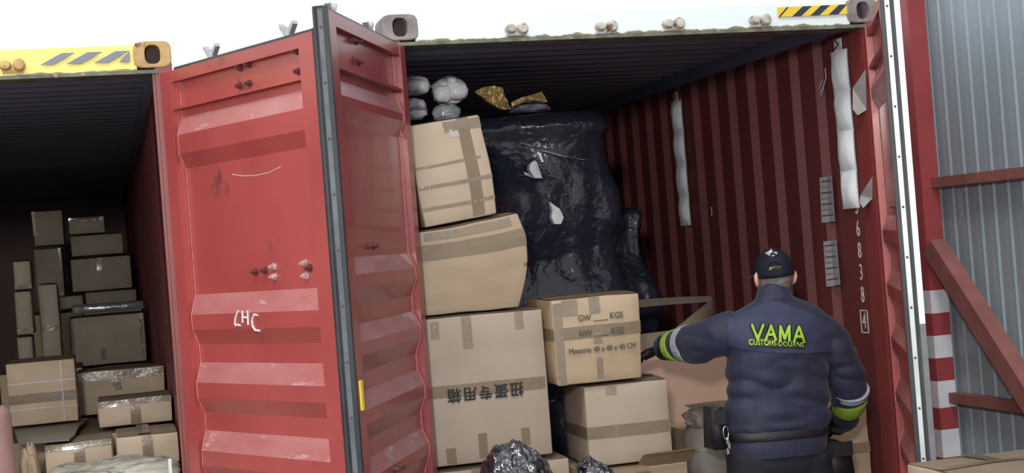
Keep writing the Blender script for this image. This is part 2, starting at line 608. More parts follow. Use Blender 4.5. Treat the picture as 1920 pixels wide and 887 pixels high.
# hazard stickers: yellow ground with slanted dark bars
def sticker(head, tl, tr, bl, br, Y, bars, ground=True, dark=BLK):
    P = lambda a, b, dy: (lambda q: (q.x, q.y, q.z))(at(tl[0] + (tr[0] - tl[0]) * a + (bl[0] - tl[0]) * b, tl[1] + (tr[1] - tl[1]) * a + (bl[1] - tl[1]) * b, Y + dy))
    root = head
    if ground:
        mb = MB()
        mb.hexa([P(0, 1, 0), P(1, 1, 0), P(1, 1, .004), P(0, 1, .004), P(0, 0, 0), P(1, 0, 0), P(1, 0, .004), P(0, 0, .004)])
        root = mb.build('hazard_sticker', YEL, head)
    for a0, a1, s_ in bars:
        mb = MB()
        mb.hexa([P(a0, 1, -.0015), P(a1, 1, -.0015), P(a1, 1, .001), P(a0, 1, .001), P(min(1, a0 + s_), 0, -.0015), P(min(1, a1 + s_), 0, -.0015), P(min(1, a1 + s_), 0, .001), P(min(1, a0 + s_), 0, .001)])
        mb.build('hazard_stripe', dark, root)


sticker(RHD, (1457, 14), (1588, 8), (1459, 32), (1590, 28), .0, [(-.0, .03, .14), (.2, .33, .17), (.46, .59, .17), (.72, .86, .17)])
BLKL = pm('faded_hazard_dark', (.16, .19, .25), (.2, .22, .26), rough=.5)
sticker(LHD, (75, 101), (243, 95), (75, 122), (243, 117), LY + .0, [(0, .15, .24), (.29, .46, .24), (.6, .76, .24), (.88, 1., .12)], ground=False, dark=BLKL)


LIT_SLOPE = {'red_paint': pm('lit_slope_red_paint', (.47, .18, .175), (.43, .13, .125), scale=6, rough=.45, stretch=(.6, .6, 2), coat=.2, spot=(.55, .3, .3), spot_scale=9, spot_at=.6),  # paler reds for ridge up-slopes: light from above put into the paint
        'shaded_red_paint': pm('lit_slope_shaded_red_paint', (.31, .14, .15), (.28, .1, .11), scale=6, rough=.45, stretch=(.6, .6, 2), coat=.2, spot=(.38, .22, .24), spot_scale=9, spot_at=.6)}


# ------------------------------------------------------------------ container doors, inner faces outward to the viewer
def door(parent, hinge, a, sg, inner, ztop, zbot, ridges, bolts, mat, strip, label, rods, DW=1.17, screws=True, rod_mat=GALV):
    T = Vector((sg * math.sin(a), -math.cos(a), 0))
    Nn = -Vector((inner[0], inner[1], 0)).normalized()
    h = Vector(hinge)
    P = lambda t, n, z: h + T * t + Nn * n + Vector((0, 0, z - h.z))
    # pressed panel with horizontal ridges
    t0, t1 = .105, DW - .105
    zz = [(zbot + .05, .032)]
    for up0, up1, dn0, dn1 in ridges[::-1]:
        zz += [(dn1, .032), (dn0, .004), (up1, .004), (up0, .032)]
    zz.append((ztop - .04, .032))
    mb = MB()
    mb.grid([[P(t, n, z) for z, n in zz] for t in (t0, t1)])
    mb.grid([[P(t, n + .004, z) for z, n in zz] for t in (t0, t1)])
    panel = mb.build('door', [mat, LIT_SLOPE[mat.name]], parent)
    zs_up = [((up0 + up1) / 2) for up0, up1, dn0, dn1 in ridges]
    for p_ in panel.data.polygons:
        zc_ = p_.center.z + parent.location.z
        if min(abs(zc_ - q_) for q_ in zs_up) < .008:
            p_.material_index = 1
    if label:
        panel['label'] = label
    # frame bars
    for nm, ta, tb, na, nb, za, zb_ in (('hinge_stile', 0, .085, 0, .05, zbot, ztop), ('stile_web', .085, .105, .022, .05, zbot, ztop),
                                        ('lock_stile', DW - .105, DW - .004, 0, .05, zbot, ztop),
                                        ('top_rail', .085, DW - .105, .004, .05, ztop - .05, ztop), ('bottom_rail', .085, DW - .105, .004, .05, zbot, zbot + .06),
                                        ('cross_rib', .085, DW - .105, .002, .045, ridges[0][0] + .035, ridges[0][0] + .045)):
        mb = MB()
        mb.hexa([P(ta, na, za), P(tb, na, za), P(tb, nb, za), P(ta, nb, za), P(ta, na, zb_), P(tb, na, zb_), P(tb, nb, zb_), P(ta, nb, zb_)])
        if nm in ('hinge_stile', 'lock_stile'):
            mb.bevel(.004, 2)
        mb.build(nm, mat, panel)
    # weld bead along the hinge-side panel edge
    mb = MB()
    path = [P(t0 + .004, n - .002, z) for z, n in zz]
    mb.tube(path, .0022, 5)
    mb.build('weld_bead', pm('pale_weld', (.46, .13, .12), (.55, .25, .24), scale=30, rough=.5), panel)
    # gasket on the free edge: rubber profile, retainer strip, screws
    mb = MB()
    for na, nb, ta, tb in ((-.004, .012, DW - .004, DW + .016), (.012, .042, DW - .004, DW + .006), (.042, .052, DW - .03, DW + .014)):
        mb.hexa([P(ta, na, zbot), P(tb, na, zbot), P(tb, nb, zbot), P(ta, nb, zbot), P(ta, na, ztop + .01), P(tb, na, ztop + .01), P(tb, nb, ztop + .01), P(ta, nb, ztop + .01)])
    gk = mb.build('gasket', RUBBER, panel)
    mb = MB()
    mb.hexa([P(DW, .015, zbot), P(DW + .009, .015, zbot), P(DW + .009, .034, zbot), P(DW, .034, zbot), P(DW, .015, ztop), P(DW + .009, .015, ztop), P(DW + .009, .034, ztop), P(DW, .034, ztop)])
    mb.bevel(.002, 1)
    rs = mb.build('retainer_strip', strip, panel)
    z = zbot + .1
    while z < ztop - .03:
        mb = MB()
        c = P(DW + .009, .0245, z)
        mb.loft([[c + T * dt + (Nn * math.cos(q) + Vector((0, 0, 1)) * math.sin(q)) * r for q in (2 * math.pi * k / 8 for k in range(8))] for dt, r in ((-.002, .006), (.002, .005), (.003, .002))])
        mb.build('screw', BOLT, rs)
        z += .205
    mb = MB()
    mb.hexa([P(.1, .01, ztop), P(DW, .01, ztop), P(DW, .055, ztop), P(.1, .055, ztop), P(.1, .015, ztop + .014), P(DW, .015, ztop + .014), P(DW, .05, ztop + .014), P(.1, .05, ztop + .014)])
    mb.build('top_seal', RUBBER if strip is not STRIP else RUBBER, panel)
    # bolts
    for t, z, bm_ in bolts:
        nn = .032
        for up0, up1, dn0, dn1 in ridges:
            if dn1 < z < up0:
                nn = .004
        mb = MB()
        c = P(t, nn, z)
        zx = Vector((0, 0, 1))
        mb.loft([[c - Nn * d + (T * math.cos(q) + zx * math.sin(q)) * r for q in (2 * math.pi * k / 6 for k in range(6))] for d, r in ((-.002, .016), (.005, .016), (.005, .012), (.018, .011), (.019, .006), (.028, .006))])
        mb.build('bolt', bm_, panel)
    # locking rods on the outer face with their cam ends standing above the top
    for t in rods:
        mb = MB()
        mb.tube([P(t, .074, zbot - .02), P(t, .074, ztop + .05)], .015, 10)
        rd = mb.build('locking_rod', rod_mat, panel)
        for zc in (ztop + .03, zbot - .02):
            mb = MB()
            c = P(t, .074, zc)
            prof = [(-.045, .05), (-.02, .028), (.02, .028), (.045, .05), (.05, .036), (.02, .0), (.024, -.02), (-.024, -.02), (-.02, 0), (-.05, .036)]
            mb.loft([[c + T * x + Vector((0, 0, z_)) + Nn * n for x, z_ in prof] for n in (-.012, .012)])
            mb.build('cam_end', rod_mat, rd)
        for zc in (zbot + .5, zbot + 1.4, ztop - .3):
            mb = MB()
            mb.obox(P(t, .068, zc), T * .045, Nn * .018, Vector((0, 0, .03)))
            mb.bevel(.006, 1)
            mb.build('rod_bracket', mat, rd)
    # hinges
    for zc in (zbot + .25, zbot + .95, zbot + 1.65, ztop - .3):
        mb = MB()
        mb.obox(P(.03, .062, zc), T * .06, Nn * .013, Vector((0, 0, .06)))
        mb.tube([P(-.028, .05, zc - .07), P(-.028, .05, zc + .07)], .016, 8)
        mb.build('hinge', mat, panel)
    return panel, P


def lower(first, pitch, d, zmin):
    out = []
    while first > zmin:
        out.append(tuple(first - x for x in d))
        first -= pitch
    return out


aL, aR, aRR = .472, .4431, .4505
dz = -.047
Lrid = [tuple(x + dz for x in r) for r in [(2.52, 2.445, 2.362, 2.297)] + lower(1.75, .294, (0, .085, .15, .215), .4)]
Rrid = [(2.485, 2.42, 2.385, 2.318)] + lower(1.81, .255, (0, .065, .115, .185), .4)
Lb = [(.605, 2.667), (.67, 2.671), (.59, 2.595), (.66, 2.596), (1.016, 2.673), (1.012, 2.595), (.6, 1.83), (.67, 1.833), (.985, 1.83)]
Lbolts = [(t, z + dz, BOLT) for t, z in Lb] + [(.735, 1.845 + dz, BOLTW), (.735, 1.805 + dz, BOLTW), (.955, 1.85 + dz, BOLTW), (.958, 1.8 + dz, BOLTW)]
Rbolts = [(t, z, BOLT) for t, z in ((.774, 2.662), (.69, 2.668), (.76, 2.585), (.68, 2.585), (.75, 1.85), (.67, 1.85), (.715, .96), (.64, .96))]
Ldoor, LP = door(LC, (L1 - .0563, LY - .02, 0), aL, 1, (-math.cos(aL), -math.sin(aL)), 2.727 + dz, .1 + dz, Lrid, Lbolts, RED, STRIP_SHADED, 'bright red door leaf with chalk letters, standing open', (.32, .9))
Rdoor, RP = door(RC, (.0777, -.01, 0), aR, -1, (math.cos(aR), -math.sin(aR)), 2.727, .1, Rrid, Rbolts, RED_SHADE, STRIP_SHADED, 'duller red door leaf in shade, standing open', (.32, .86))
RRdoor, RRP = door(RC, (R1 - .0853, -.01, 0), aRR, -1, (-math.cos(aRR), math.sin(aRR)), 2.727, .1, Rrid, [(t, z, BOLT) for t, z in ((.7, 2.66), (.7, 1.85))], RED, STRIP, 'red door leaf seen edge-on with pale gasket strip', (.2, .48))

# yellow tag clipped on the gasket, chalk letters
mb = MB()
c = RP(1.13, -.004, 1.3)
Tr = RP(1, 0, 0) - RP(0, 0, 0)
Nr = RP(0, 1, 0) - RP(0, 0, 0)
mb.obox(RP(1.125, -.006, 1.3), Tr * .016, Nr * .004, Vector((0, 0, .055)))
mb.bevel(.003, 1)
mb.build('yellow_tag', YEL, Rdoor)
CHALK = pm('white_chalk', (.85, .83, .8), rough=.8)
for k, st in enumerate(([(.49, 1.65), (.465, 1.625), (.455, 1.6), (.462, 1.588), (.478, 1.592), (.496, 1.588)], [(.52, 1.65), (.515, 1.6)], [(.56, 1.65), (.556, 1.59)], [(.515, 1.622), (.56, 1.62)], [(.63, 1.628), (.605, 1.632), (.588, 1.61), (.588, 1.585), (.605, 1.568), (.64, 1.565)])):
    mb = MB()
    mb.tube([LP(t, .001, z - .022) for t, z in st], .0045, 6)
    mb.build('chalk_letter', CHALK, Ldoor)

for st in ([(435, 327), (455, 330), (480, 329), (503, 324), (526, 313)],):
    mb = MB()
    pts = []
    for (u_, v_) in st:
        d_ = ray(u_, v_)
        n_ = LP(0, 1, 0) - LP(0, 0, 0)
        o_ = LP(0, .0312, 0)
        pts.append(CAM + d_ * ((o_ - CAM).dot(n_) / d_.dot(n_)))
    mb.tube(pts, .0012, 5)
    mb.build('scuff_line', CHALK, Ldoor)

# ------------------------------------------------------------------ sheet metal wall, column and brace on the right
WX = 3.0
wl = thing('wall_right', (WX, -1, G), 'blue grey ribbed zinc sheet wall beside the right container', 'wall')
wl['kind'] = 'structure'
del wl['category']
y = .62
k = 0
while y > -4.2:
    mb = MB()
    pts = []
    for q in range(8):
        yy = y - q * .122
        pts += [(yy, 0.), (yy - .008, -.008), (yy - .02, -.008), (yy - .03, 0.), (yy - .082, -.002)]
    pts.append((y - .976, 0))
    mb.grid([[(WX + d - (.003 if k % 2 else 0), yy, z) for yy, d in pts] for z in (G, 4.4)])
    mb.grid([[(WX + d + .004 - (.003 if k % 2 else 0), yy, z) for yy, d in pts] for z in (G, 4.4)])
    mb.build('metal_sheet', SHEET, wl)
    y -= .976
    k += 1
for z in (1.965, .835, 3.3):
    mb = MB()
    mb.box((WX - .075, -4.2, z - .026), (WX - .016, .435, z + .026))
    mb.bevel(.004, 1)
    mb.build('wall_rail', RAILM, wl)
p0, p1 = atX(1752, 462, 2.9), atX(1932, 745, 2.9)
p1.y -= .0
d = (p1 - p0).normalized()
p1 = p0 + d * ((p0.z - G - .02) / -d.z)
mb = MB()
nrm = d.cross(Vector((1, 0, 0))).normalized()
mb.obox((p0 + p1) / 2, d * ((p1 - p0).length / 2), Vector((.045, 0, 0)), nrm * .052)
mb.bevel(.006, 1)
mb.build('diagonal_brace', RAILM, wl)

cx0, cx1, cy0, cy1 = 2.868, 2.972, .44, .51
colo = thing('steel_column', ((cx0 + cx1) / 2, .5, G), 'square steel column painted with red and white bands', 'column')
edges_v = [545, 588, 630, 672, 715, 765, 806, 858]
zs = [at(1745 + (v - 545) * .1, v, cy0).z for v in edges_v]
lv = [4.3] + zs
step = zs[-2] - zs[-1]
while lv[-1] - step > G:
    lv.append(lv[-1] - step)
lv.append(G)
for i in range(len(lv) - 1):
    mb = MB()
    mb.box((cx0, cy0, lv[i + 1]), (cx1, cy1, lv[i]))
    mb.build('painted_band' if i else 'column_shaft', POLER if i % 2 == 0 else POLEW, colo)


# ================================================================== CARGO
def carton(label, P0, ex, ez, w, d, h, mat, group, tapes=(), bulge=.008, rough=.004, warp=None, flap_axis='x', lift=.004, cuts=5, seed=None, name='carton', flaps=True):
    """taped shipping carton. P0 = front bottom left corner, ex / ez = unit width and height axes; depth axis points inwards"""
    ex, ez = Vector(ex).normalized(), Vector(ez).normalized()
    ez = (ez - ex * ez.dot(ex)).normalized()
    ey = ez.cross(ex).normalized()
    P0 = Vector(P0)
    sd = random.random() * 50 if seed is None else seed
    base = P0 + ex * (w / 2) + ey * (d / 2)

    def D(x, y, z):
        fx, fy, fz = x / w, y / d, z / h
        b = lambda q: 4 * q * (1 - q) if 0 <= q <= 1 else 0
        x += (fx - .5) * 2 * bulge * b(fy) * b(fz)
        y += (fy - .5) * 2 * bulge * b(fx) * b(fz)
        z += (fz > .5) * bulge * .6 * b(fx) * b(fy)
        if warp:
            x, y, z = warp(x, y, z, fx, fy, fz)
        p = P0 + ex * x + ey * y + ez * z
        q = Vector((x * 5 + sd, y * 5, z * 5))
        n = Vector((noise.noise(q), noise.noise(q + Vector((9, 3, 1))), noise.noise(q + Vector((2, 17, 5))))) * rough
        if fz < .05:
            n.z = max(n.z, 0)
        return p + n
    root = thing(name, base, label, 'box', group)
    mb = MB()
    mb.box((0, 0, 0), (w, d, h))
    bmesh.ops.subdivide_edges(mb.bm, edges=mb.bm.edges[:], cuts=cuts, use_grid_fill=True)
    mb.bevel(.006, 2)
    mb.warp(lambda c: D(c.x, c.y, c.z))
    smooth_by_angle(mb.build('body', mat, root), .9)
    if flaps:
        for k in (0, 1):
            mb = MB()
            n = 6
            rows_t = []
            for i in range(n + 1):
                row = []
                for j in range(n + 1):
                    a, b_ = i / n, j / n
                    if flap_axis == 'x':
                        x, y = .004 + a * (w - .008), (.003 + b_ * (d / 2 - .005)) if k == 0 else (d - .003 - b_ * (d / 2 - .005))
                    else:
                        y, x = .004 + a * (d - .008), (.003 + b_ * (w / 2 - .005)) if k == 0 else (w - .003 - b_ * (w / 2 - .005))
                    p = D(x, y, h) + ez * (.0035 + lift * b_ * (1 + .4 * noise.noise(Vector((a * 3 + sd, b_, k)))))
                    row.append(p)
                rows_t.append(row)
            mb.grid(rows_t)
            r = bmesh.ops.solidify(mb.bm, geom=mb.bm.faces[:], thickness=.003)
            mb.build('flap', mat, root)
    for face, along, pos, tw, a0, a1, tm in tapes:
        mb = MB()
        n = 12
        rows = []
        for i in range(n + 1):
            a = a0 + (a1 - a0) * i / n
            row = []
            for j in (-1, 0, 1):
                if face == 'front':
                    x, z = (pos * w + j * tw / 2, a * h) if along == 'v' else (a * w, pos * h + j * tw / 2)
                    p = D(x, 0, z) - ey * .0025
                elif face == 'left':
                    y, z = (pos * d + j * tw / 2, a * h) if along == 'v' else (a * d, pos * h + j * tw / 2)
                    p = D(0, y, z) - ex * .0025
                else:
                    x, y = (pos * w + j * tw / 2, a * d) if along == 'v' else (a * w, pos * d + j * tw / 2)
                    p = D(x, y, h) + ez * (.0075 + lift)
                row.append(p)
            rows.append(row)
        mb.grid(rows)
        bmesh.ops.solidify(mb.bm, geom=mb.bm.faces[:], thickness=.0006)
        mb.build('tape', tm, root)
    return root, D, ex, ey, ez


def carton_px(label, bl, br, tl, Y, d, mat, group, Ybr=None, zbot=None, ztop=None, upright=True, **k):
    a, b, c = at(*bl, Y), at(*br, Y if Ybr is None else Ybr), at(*tl, Y)
    ex = b - a
    if upright:
        ex.z = 0
        ez = Vector((0, 0, 1))
        z0 = a.z if zbot is None else zbot
        h = (c.z if ztop is None else ztop) - z0
        a.z = z0
    else:
        ez = c - a
        h = ez.length
    w = ex.length
    if group == GL and upright:
        w = min(w, -.998 - a.x)
    return carton(label, a, ex, ez, w, d, h, mat, group, **k)


GR = 'cartons stacked in the right container'
GL = 'cartons piled in the left container'
FZ = G + .171        # container floor level
CT, TP = CTAPE, TAPE
# --- right container, left column: three large cartons, topmost tilted
base_c, *_ = carton('wide kraft carton at the bottom, under the carton with Chinese lettering', (.075, .04, FZ), (1, 0, 0), (0, 0, 1), .63, .56, .842 - FZ - .024, CARD3, GR,
                    tapes=[('front', 'v', .3, .05, .8, 1, CT)], flaps=True)
cC, DC, exC, eyC, ezC = carton_px('largest tall carton, printed with upside-down black Chinese characters', (812, 880), (1037, 850), (797, 598), .06, .5, CARD3, GR, zbot=.842, ztop=1.508, bulge=.006,
                                  tapes=[('front', 'h', .5, .055, .02, .98, TP), ('front', 'v', .36, .045, .78, 1., CT), ('front', 'v', .1, .04, .86, .98, CT), ('front', 'v', .8, .04, .88, 1., CT),
                                         ('front', 'v', .42, .04, .03, .2, TP), ('front', 'v', .78, .04, .08, .2, TP), ('front', 'v', .16, .045, .01, .12, TP)])
wC, hC = (at(1037, 850, .06) - at(812, 880, .06)).x, 1.508 - .842
place_text('扭蛋专用箱', .066, DC(wC * .475, 0, hC * .475) - eyC * .004, -exC, -ezC, INK, cC, sx=1.0, spacing=1.22, bold=.0016)


def wB(x, y, z, fx, fy, fz):
    z += .06 * fz * max(0, fx) ** 1.5
    x += .055 * fx * math.sin(max(0, min(1, fz)) * math.pi * .85) + .02 * fx * fz
    y += .05 * max(0, fz - .75) * 4 * (fx ** 2)
    return x, y, z


cB, DB, *_ = carton_px('slumped carton with a crushed corner, middle of the left column', (797, 590), (972, 578), (797, 452), .09, .46, CARD, GR, zbot=1.522, ztop=1.9, bulge=.018, rough=.009, warp=wB, cuts=9,
                       tapes=[('front', 'h', .74, .07, .0, 1., TP), ('front', 'h', .93, .035, .05, .9, CT)], lift=.002)
place_text('N', .02, DB(.428, 0, .17) + Vector((0, -.004, 0)), (1, 0, 0), (0, 0, 1), INK, cB)


def wA(x, y, z, fx, fy, fz):
    x += .012 * fx * math.sin(fz * 3.1)
    return x, y, z


cA, DA, *_ = carton_px('tilted carton leaning at the top of the left column', (797, 427), (931, 401), (781, 236), .12, .42, CARD2, GR, upright=False, bulge=.012, rough=.006, warp=wA, cuts=7,
                       tapes=[('front', 'v', .76, .055, .02, 1., TP), ('front', 'h', .38, .016, .0, 1., CT), ('front', 'h', .17, .016, .0, 1., CT), ('front', 'h', .58, .012, .0, .9, CT), ('front', 'h', .93, .05, .5, 1., CT), ('front', 'v', .62, .045, .82, .9, STRAP)], lift=.003)
# --- right container, middle: a taped cube on a wider cube, standing on a torn open carton
ow = thing('carton', (1.0, .23, FZ), 'torn open carton with ragged flaps, under the two taped cubes', 'box', GR)
mb = MB()
mb.box((.765, -.04, FZ), (1.25, .46, .752))
bmesh.ops.subdivide_edges(mb.bm, edges=mb.bm.edges[:], cuts=4, use_grid_fill=True)
mb.bevel(.005, 1)
mb.build('body', CARD, ow)
for k, (xa, xb, ya, yb, out, dip) in enumerate(((.72, 1.0, -.045, -.045, -.15, .02), (1.0, 1.26, -.045, -.045, -.13, -.05))):
    mb = MB()
    rows = []
    for i in range(9):
        a = i / 8
        x, y = xa + (xb - xa) * a, ya + (yb - ya) * a
        row = []
        for j in range(5):
            b = j / 4
            rag = .02 * noise.noise(Vector((a * 6, k * 7., 0))) * b
            if k < 2:
                row.append((x + .01 * b, y + out * b + rag, .75 + .035 * math.sin(b * 2.4) - dip * b + .006 * noise.noise(Vector((a * 4, b * 2, k)))))
            else:
                row.append((x + .12 * b + rag, y, .757 - dip * b + .05 * math.sin(b * 2.2)))
        rows.append(row)
    mb.grid(rows)
    bmesh.ops.solidify(mb.bm, geom=mb.bm.faces[:], thickness=.004)
    mb.build('flap', CARD, ow)
cE, DE, *_ = carton_px('taped carton cube standing under the carton printed with measurements', (1106, 874), (1262, 858), (1100, 716), .0, .4, CARD3, GR, zbot=.769, ztop=1.136, Ybr=-.02, bulge=.006,
                       tapes=[('front', 'h', .42, .055, .0, 1., TP), ('front', 'v', .32, .05, .88, 1., CT), ('front', 'v', .34, .02, .36, .5, CT), ('left', 'h', .42, .055, .0, 1., TP), ('top', 'h', .5, .06, 0, 1, TP)])


def wD(x, y, z, fx, fy, fz):
    x += .02 * fz * (fx - .2)
    return x, y, z


cD, DD, exD, eyD, ezD = carton_px('glossy taped carton cube printed with weight and measure lines', (1047, 721), (1204, 713), (1035, 560), -.03, .4, CARDS, GR, zbot=1.156, ztop=1.545, bulge=.012, rough=.006, warp=wD, cuts=7,
                                  tapes=[('front', 'h', .6, .055, .0, 1., TP), ('front', 'v', .48, .05, .8, 1., CT), ('front', 'v', .49, .04, .46, .58, CT), ('front', 'v', .5, .03, .05, .3, CT), ('front', 'v', .06, .04, .0, .96, CT), ('front', 'v', .2, .07, .8, .99, CT), ('top', 'h', .5, .06, 0, 1, CT), ('left', 'h', .6, .055, 0, 1, TP)])
wDx, hD = (at(1204, 713, -.03) - at(1042, 721, -.03)).length, 1.545 - 1.156
for s_, fx, fz, sz in (('GW ____ KGS', .52, .755, .04), ('NW ____ KGS', .52, .585, .04), ('Measure: 40 x 40 x 40 CM', .52, .395, .034)):
    place_text(s_, sz, DD(wDx * fx, 0, hD * fz) - eyD * .006, exD, ezD, GREYINK, cD, sx=.88, bold=.0008)

# --- big pinkish carton behind, its top open with bent flaps
fr = thing('carton', (1.52, .76, FZ), 'big pinkish carton with its top open and flaps bent up, behind the outstretched arm', 'box', GR)
f0 = at(1200, 657, .56)
xl, xr, yf, yk, zt = 1.2, 1.83, .56, .97, f0.z
mb = MB()
t = .006
for a, b in (((xl, yf, FZ), (xr, yf + t, zt)), ((xl, yk - t, FZ), (xr, yk, zt)), ((xl, yf + t, FZ), (xl + t, yk - t, zt)), ((xr - t, yf + t, FZ), (xr, yk - t, zt)), ((xl, yf, FZ), (xr, yk, FZ + t))):
    m2 = MB()
    m2.box(a, b)
    m2.build('side_panel', CARDP, fr)


def flap_strip(parent, quad, mat, name='flap', th=.005, n=6):
    """quad: four world points a,b (near edge) d,c (far edge); slightly bowed sheet"""
    a, b, c, d = map(Vector, quad)
    nn = (b - a).cross(d - a).normalized()
    m = MB()
    m.grid([[(a.lerp(b, i / n)).lerp(d.lerp(c, i / n), j / 2) + nn * (.006 * math.sin(i / n * 3.1)) for j in range(3)] for i in range(n + 1)])
    bmesh.ops.solidify(m.bm, geom=m.bm.faces[:], thickness=th)
    return m.build(name, mat, parent)


flap_strip(fr, (at(1190, 656, .57), at(1345, 645, .57), at(1345, 612, .63), at(1190, 628, .63)), CARDG)
flap_strip(fr, (at(1185, 578, .97), at(1336, 566, .97), at(1333, 555, 1.0), at(1185, 563, 1.0)), CARDG)
flap_strip(fr, (at(1246, 632, .7), at(1300, 632, .7), at(1336, 590, .95), at(1335, 560, .95)), CARDG)

# loose board and crumpled sack in front of it
bd = thing('carton', (1.5, .34, FZ), 'low carton with a lifted grey flap, left of the officer', 'box', GR)
b0 = at(1300, 790, .3)
mb = MB()
mb.box((1.36, .24, FZ), (1.78, .53, b0.z - .03))
mb.bevel(.006, 1)
mb.build('body', CARD, bd)
flap_strip(bd, (at(1282, 760, .26), at(1352, 797, .2), at(1392, 752, .42), at(1330, 753, .46)), CARDG, th=.009)


def blob(name, label, cat, c, r, mat, group=None, amp=.2, sc=2.2, sub=4, power=2.6, fold=0., flat=True, parent=None, seed=0.):
    """soft lumpy bundle: rounded superellipsoid with folds"""
    c, r = Vector(c), Vector(r)
    mb = MB()
    bmesh.ops.create_icosphere(mb.bm, subdivisions=sub, radius=1)

    def fn(p):
        n = p.normalized()
        q = (abs(n.x) ** power + abs(n.y) ** power + abs(n.z) ** power) ** (-1 / power)
        s_ = q * (1 + amp * fbm(n + Vector((seed, seed * .7, 0)), sc))
        if fold and sub >= 5:
            s_ += fold * .5 * abs(noise.noise(n * sc * 9 + Vector((seed, 1, 2))))
        if fold:
            s_ += fold * (abs(noise.noise(n * sc * 3.1 + Vector((seed, 5, seed)))) - .25)
        w = Vector((n.x * r.x, n.y * r.y, n.z * r.z)) * s_
        if flat:
            w.z = max(w.z, -r.z * .93)
        return c + w
    mb.warp(fn)
    if parent is not None:
        return mb.build(name, mat, parent, smooth=True)
    root = thing(name, c - Vector((0, 0, r.z * .93)), label, cat, group)
    mb.build('body', mat, root, smooth=True)
    return root


sk = blob('crumpled_sack', 'crumpled brown paper sack between the stacked cubes and the officer', 'sack', (1.43, .05, .54), (.15, .13, .43), SACK, amp=.1, sc=1.5, fold=.08, seed=3, power=3)
blob('neck', '', '', (1.4, .05, .93), (.1, .09, .05), SACK, amp=.2, sc=1.8, fold=.1, parent=sk, seed=8)
carton_px('plain carton half hidden behind the officer, by the wall lettering', (1500, 890), (1635, 890), (1548, 752), .16, .4, CARD, GR, zbot=FZ, ztop=.92, tapes=[('front', 'h', .7, .05, 0, 1, TP)])

# --- black stretch-wrapped pile
wp = thing('wrapped_pile', (.75, 1.45, FZ), 'tall pile wrapped in torn black stretch film, deep in the right container', 'pile')


def softbox(x0, x1, y0, y1, z0, z1, cuts, fn):
    mb = MB()
    mb.box((x0, y0, z0), (x1, y1, z1))
    bmesh.ops.subdivide_edges(mb.bm, edges=mb.bm.edges[:], cuts=cuts, use_grid_fill=True)
    c = Vector(((x0 + x1) / 2, (y0 + y1) / 2, (z0 + z1) / 2))
    hs = Vector(((x1 - x0) / 2, (y1 - y0) / 2, (z1 - z0) / 2))

    def w(p):
        q = Vector(((p.x - c.x) / hs.x, (p.y - c.y) / hs.y, (p.z - c.z) / hs.z))
        e = 14.
        m = max(abs(q.x), abs(q.y), abs(q.z))
        l = (abs(q.x) ** e + abs(q.y) ** e + abs(q.z) ** e) ** (1 / e)
        q = q * (m / max(l, 1e-6))
        p2 = Vector((c.x + q.x * hs.x, c.y + q.y * hs.y, c.z + q.z * hs.z))
        d = p2 - c
        return fn(p2, Vector((d.x / hs.x, d.y / hs.y, d.z / hs.z)))
    mb.warp(w)
    return mb


def film(p, q):
    layer = math.sin((p.z + .12 * noise.noise(Vector((p.x * 1.5, 0, 2)))) * 2 * math.pi / .62)
    k = .035 * layer * (abs(q.z) < .9) + .07 * noise.noise(p * 2.1) + .03 * abs(noise.noise(p * 6.5)) + .012 * abs(noise.noise(p * 17))
    s_ = Vector((q.x * abs(q.x) ** 3, q.y * abs(q.y) ** 3, .2 * max(0, q.z) ** 5))
    return p + s_ * k


softbox(.13, 1.4, 1.04, 1.95, FZ + .02, 2.5, 44, film).build('film', FILM, wp, smooth=True)
# slack film heaped on its top left
blob('film_heap', '', '', (.55, 1.34, 2.48), (.15, .16, .06), FILM, amp=.25, sc=2, fold=.25, parent=wp, seed=21)
TORN = pm('white_foam_in_tear', (.85, .87, .9), rough=.5)


def film_patch(poly, Y, mat, name, th=.012):
    mb = MB()
    pts = [at(u, v, Y) for u, v in poly]
    n = len(pts)
    fr_ = [mb.bm.verts.new(p) for p in pts]
    c = sum(pts, Vector()) / n
    cv = mb.bm.verts.new(c + Vector((0, -.015, 0)))
    bk = [mb.bm.verts.new(p + Vector((0, th * 4, 0))) for p in pts]
    for i in range(n):
        k = (i + 1) % n
        mb.bm.faces.new((fr_[i], fr_[k], cv))
        mb.bm.faces.new((fr_[i], bk[i], bk[k], fr_[k]))
    mb.bm.faces.new(bk)
    return mb.build(name, mat, wp)


film_patch([(1031, 378), (1038, 384), (1050, 392), (1057, 408), (1052, 420), (1040, 420), (1034, 408), (1036, 396)], .99, TORN, 'foam_in_tear')
film_patch([(1002, 301), (1007, 304), (1017, 334), (1003, 334), (993, 318), (994, 308)], .99, TORN, 'foam_in_tear')
film_patch([(983, 322), (992, 326), (1000, 334), (985, 328)], .985, TORN, 'foam_in_tear', .004)
for poly, r in (([(975, 268), (990, 271), (1006, 275), (1030, 280)], .006), ([(1001, 280), (1024, 284), (1052, 292), (1075, 296)], .008), ([(1075, 296), (1090, 299), (1104, 300)], .004), ([(1054, 365), (1075, 363)], .004)):
    mb = MB()
    mb.tube([at(u, v, 1.0) for u, v in poly], [r * .3] + [r] * (len(poly) - 2) + [r * .3], 6, .8)
    mb.build('film_crease_glint', pm('film_glint_grey', (.1, .1, .12), (.3, .3, .33), scale=30, rough=.12, coat=1), wp, smooth=True)  # raised folds, their highlight put into a paler grey than the film

w2 = thing('wrapped_bundle', (1.68, 1.95, FZ), 'lower black-wrapped bundle behind the open pinkish carton', 'bundle')
softbox(1.5, 1.8, 1.68, 2.3, FZ + .02, 1.98, 20, film).build('film', FILM, w2, smooth=True)

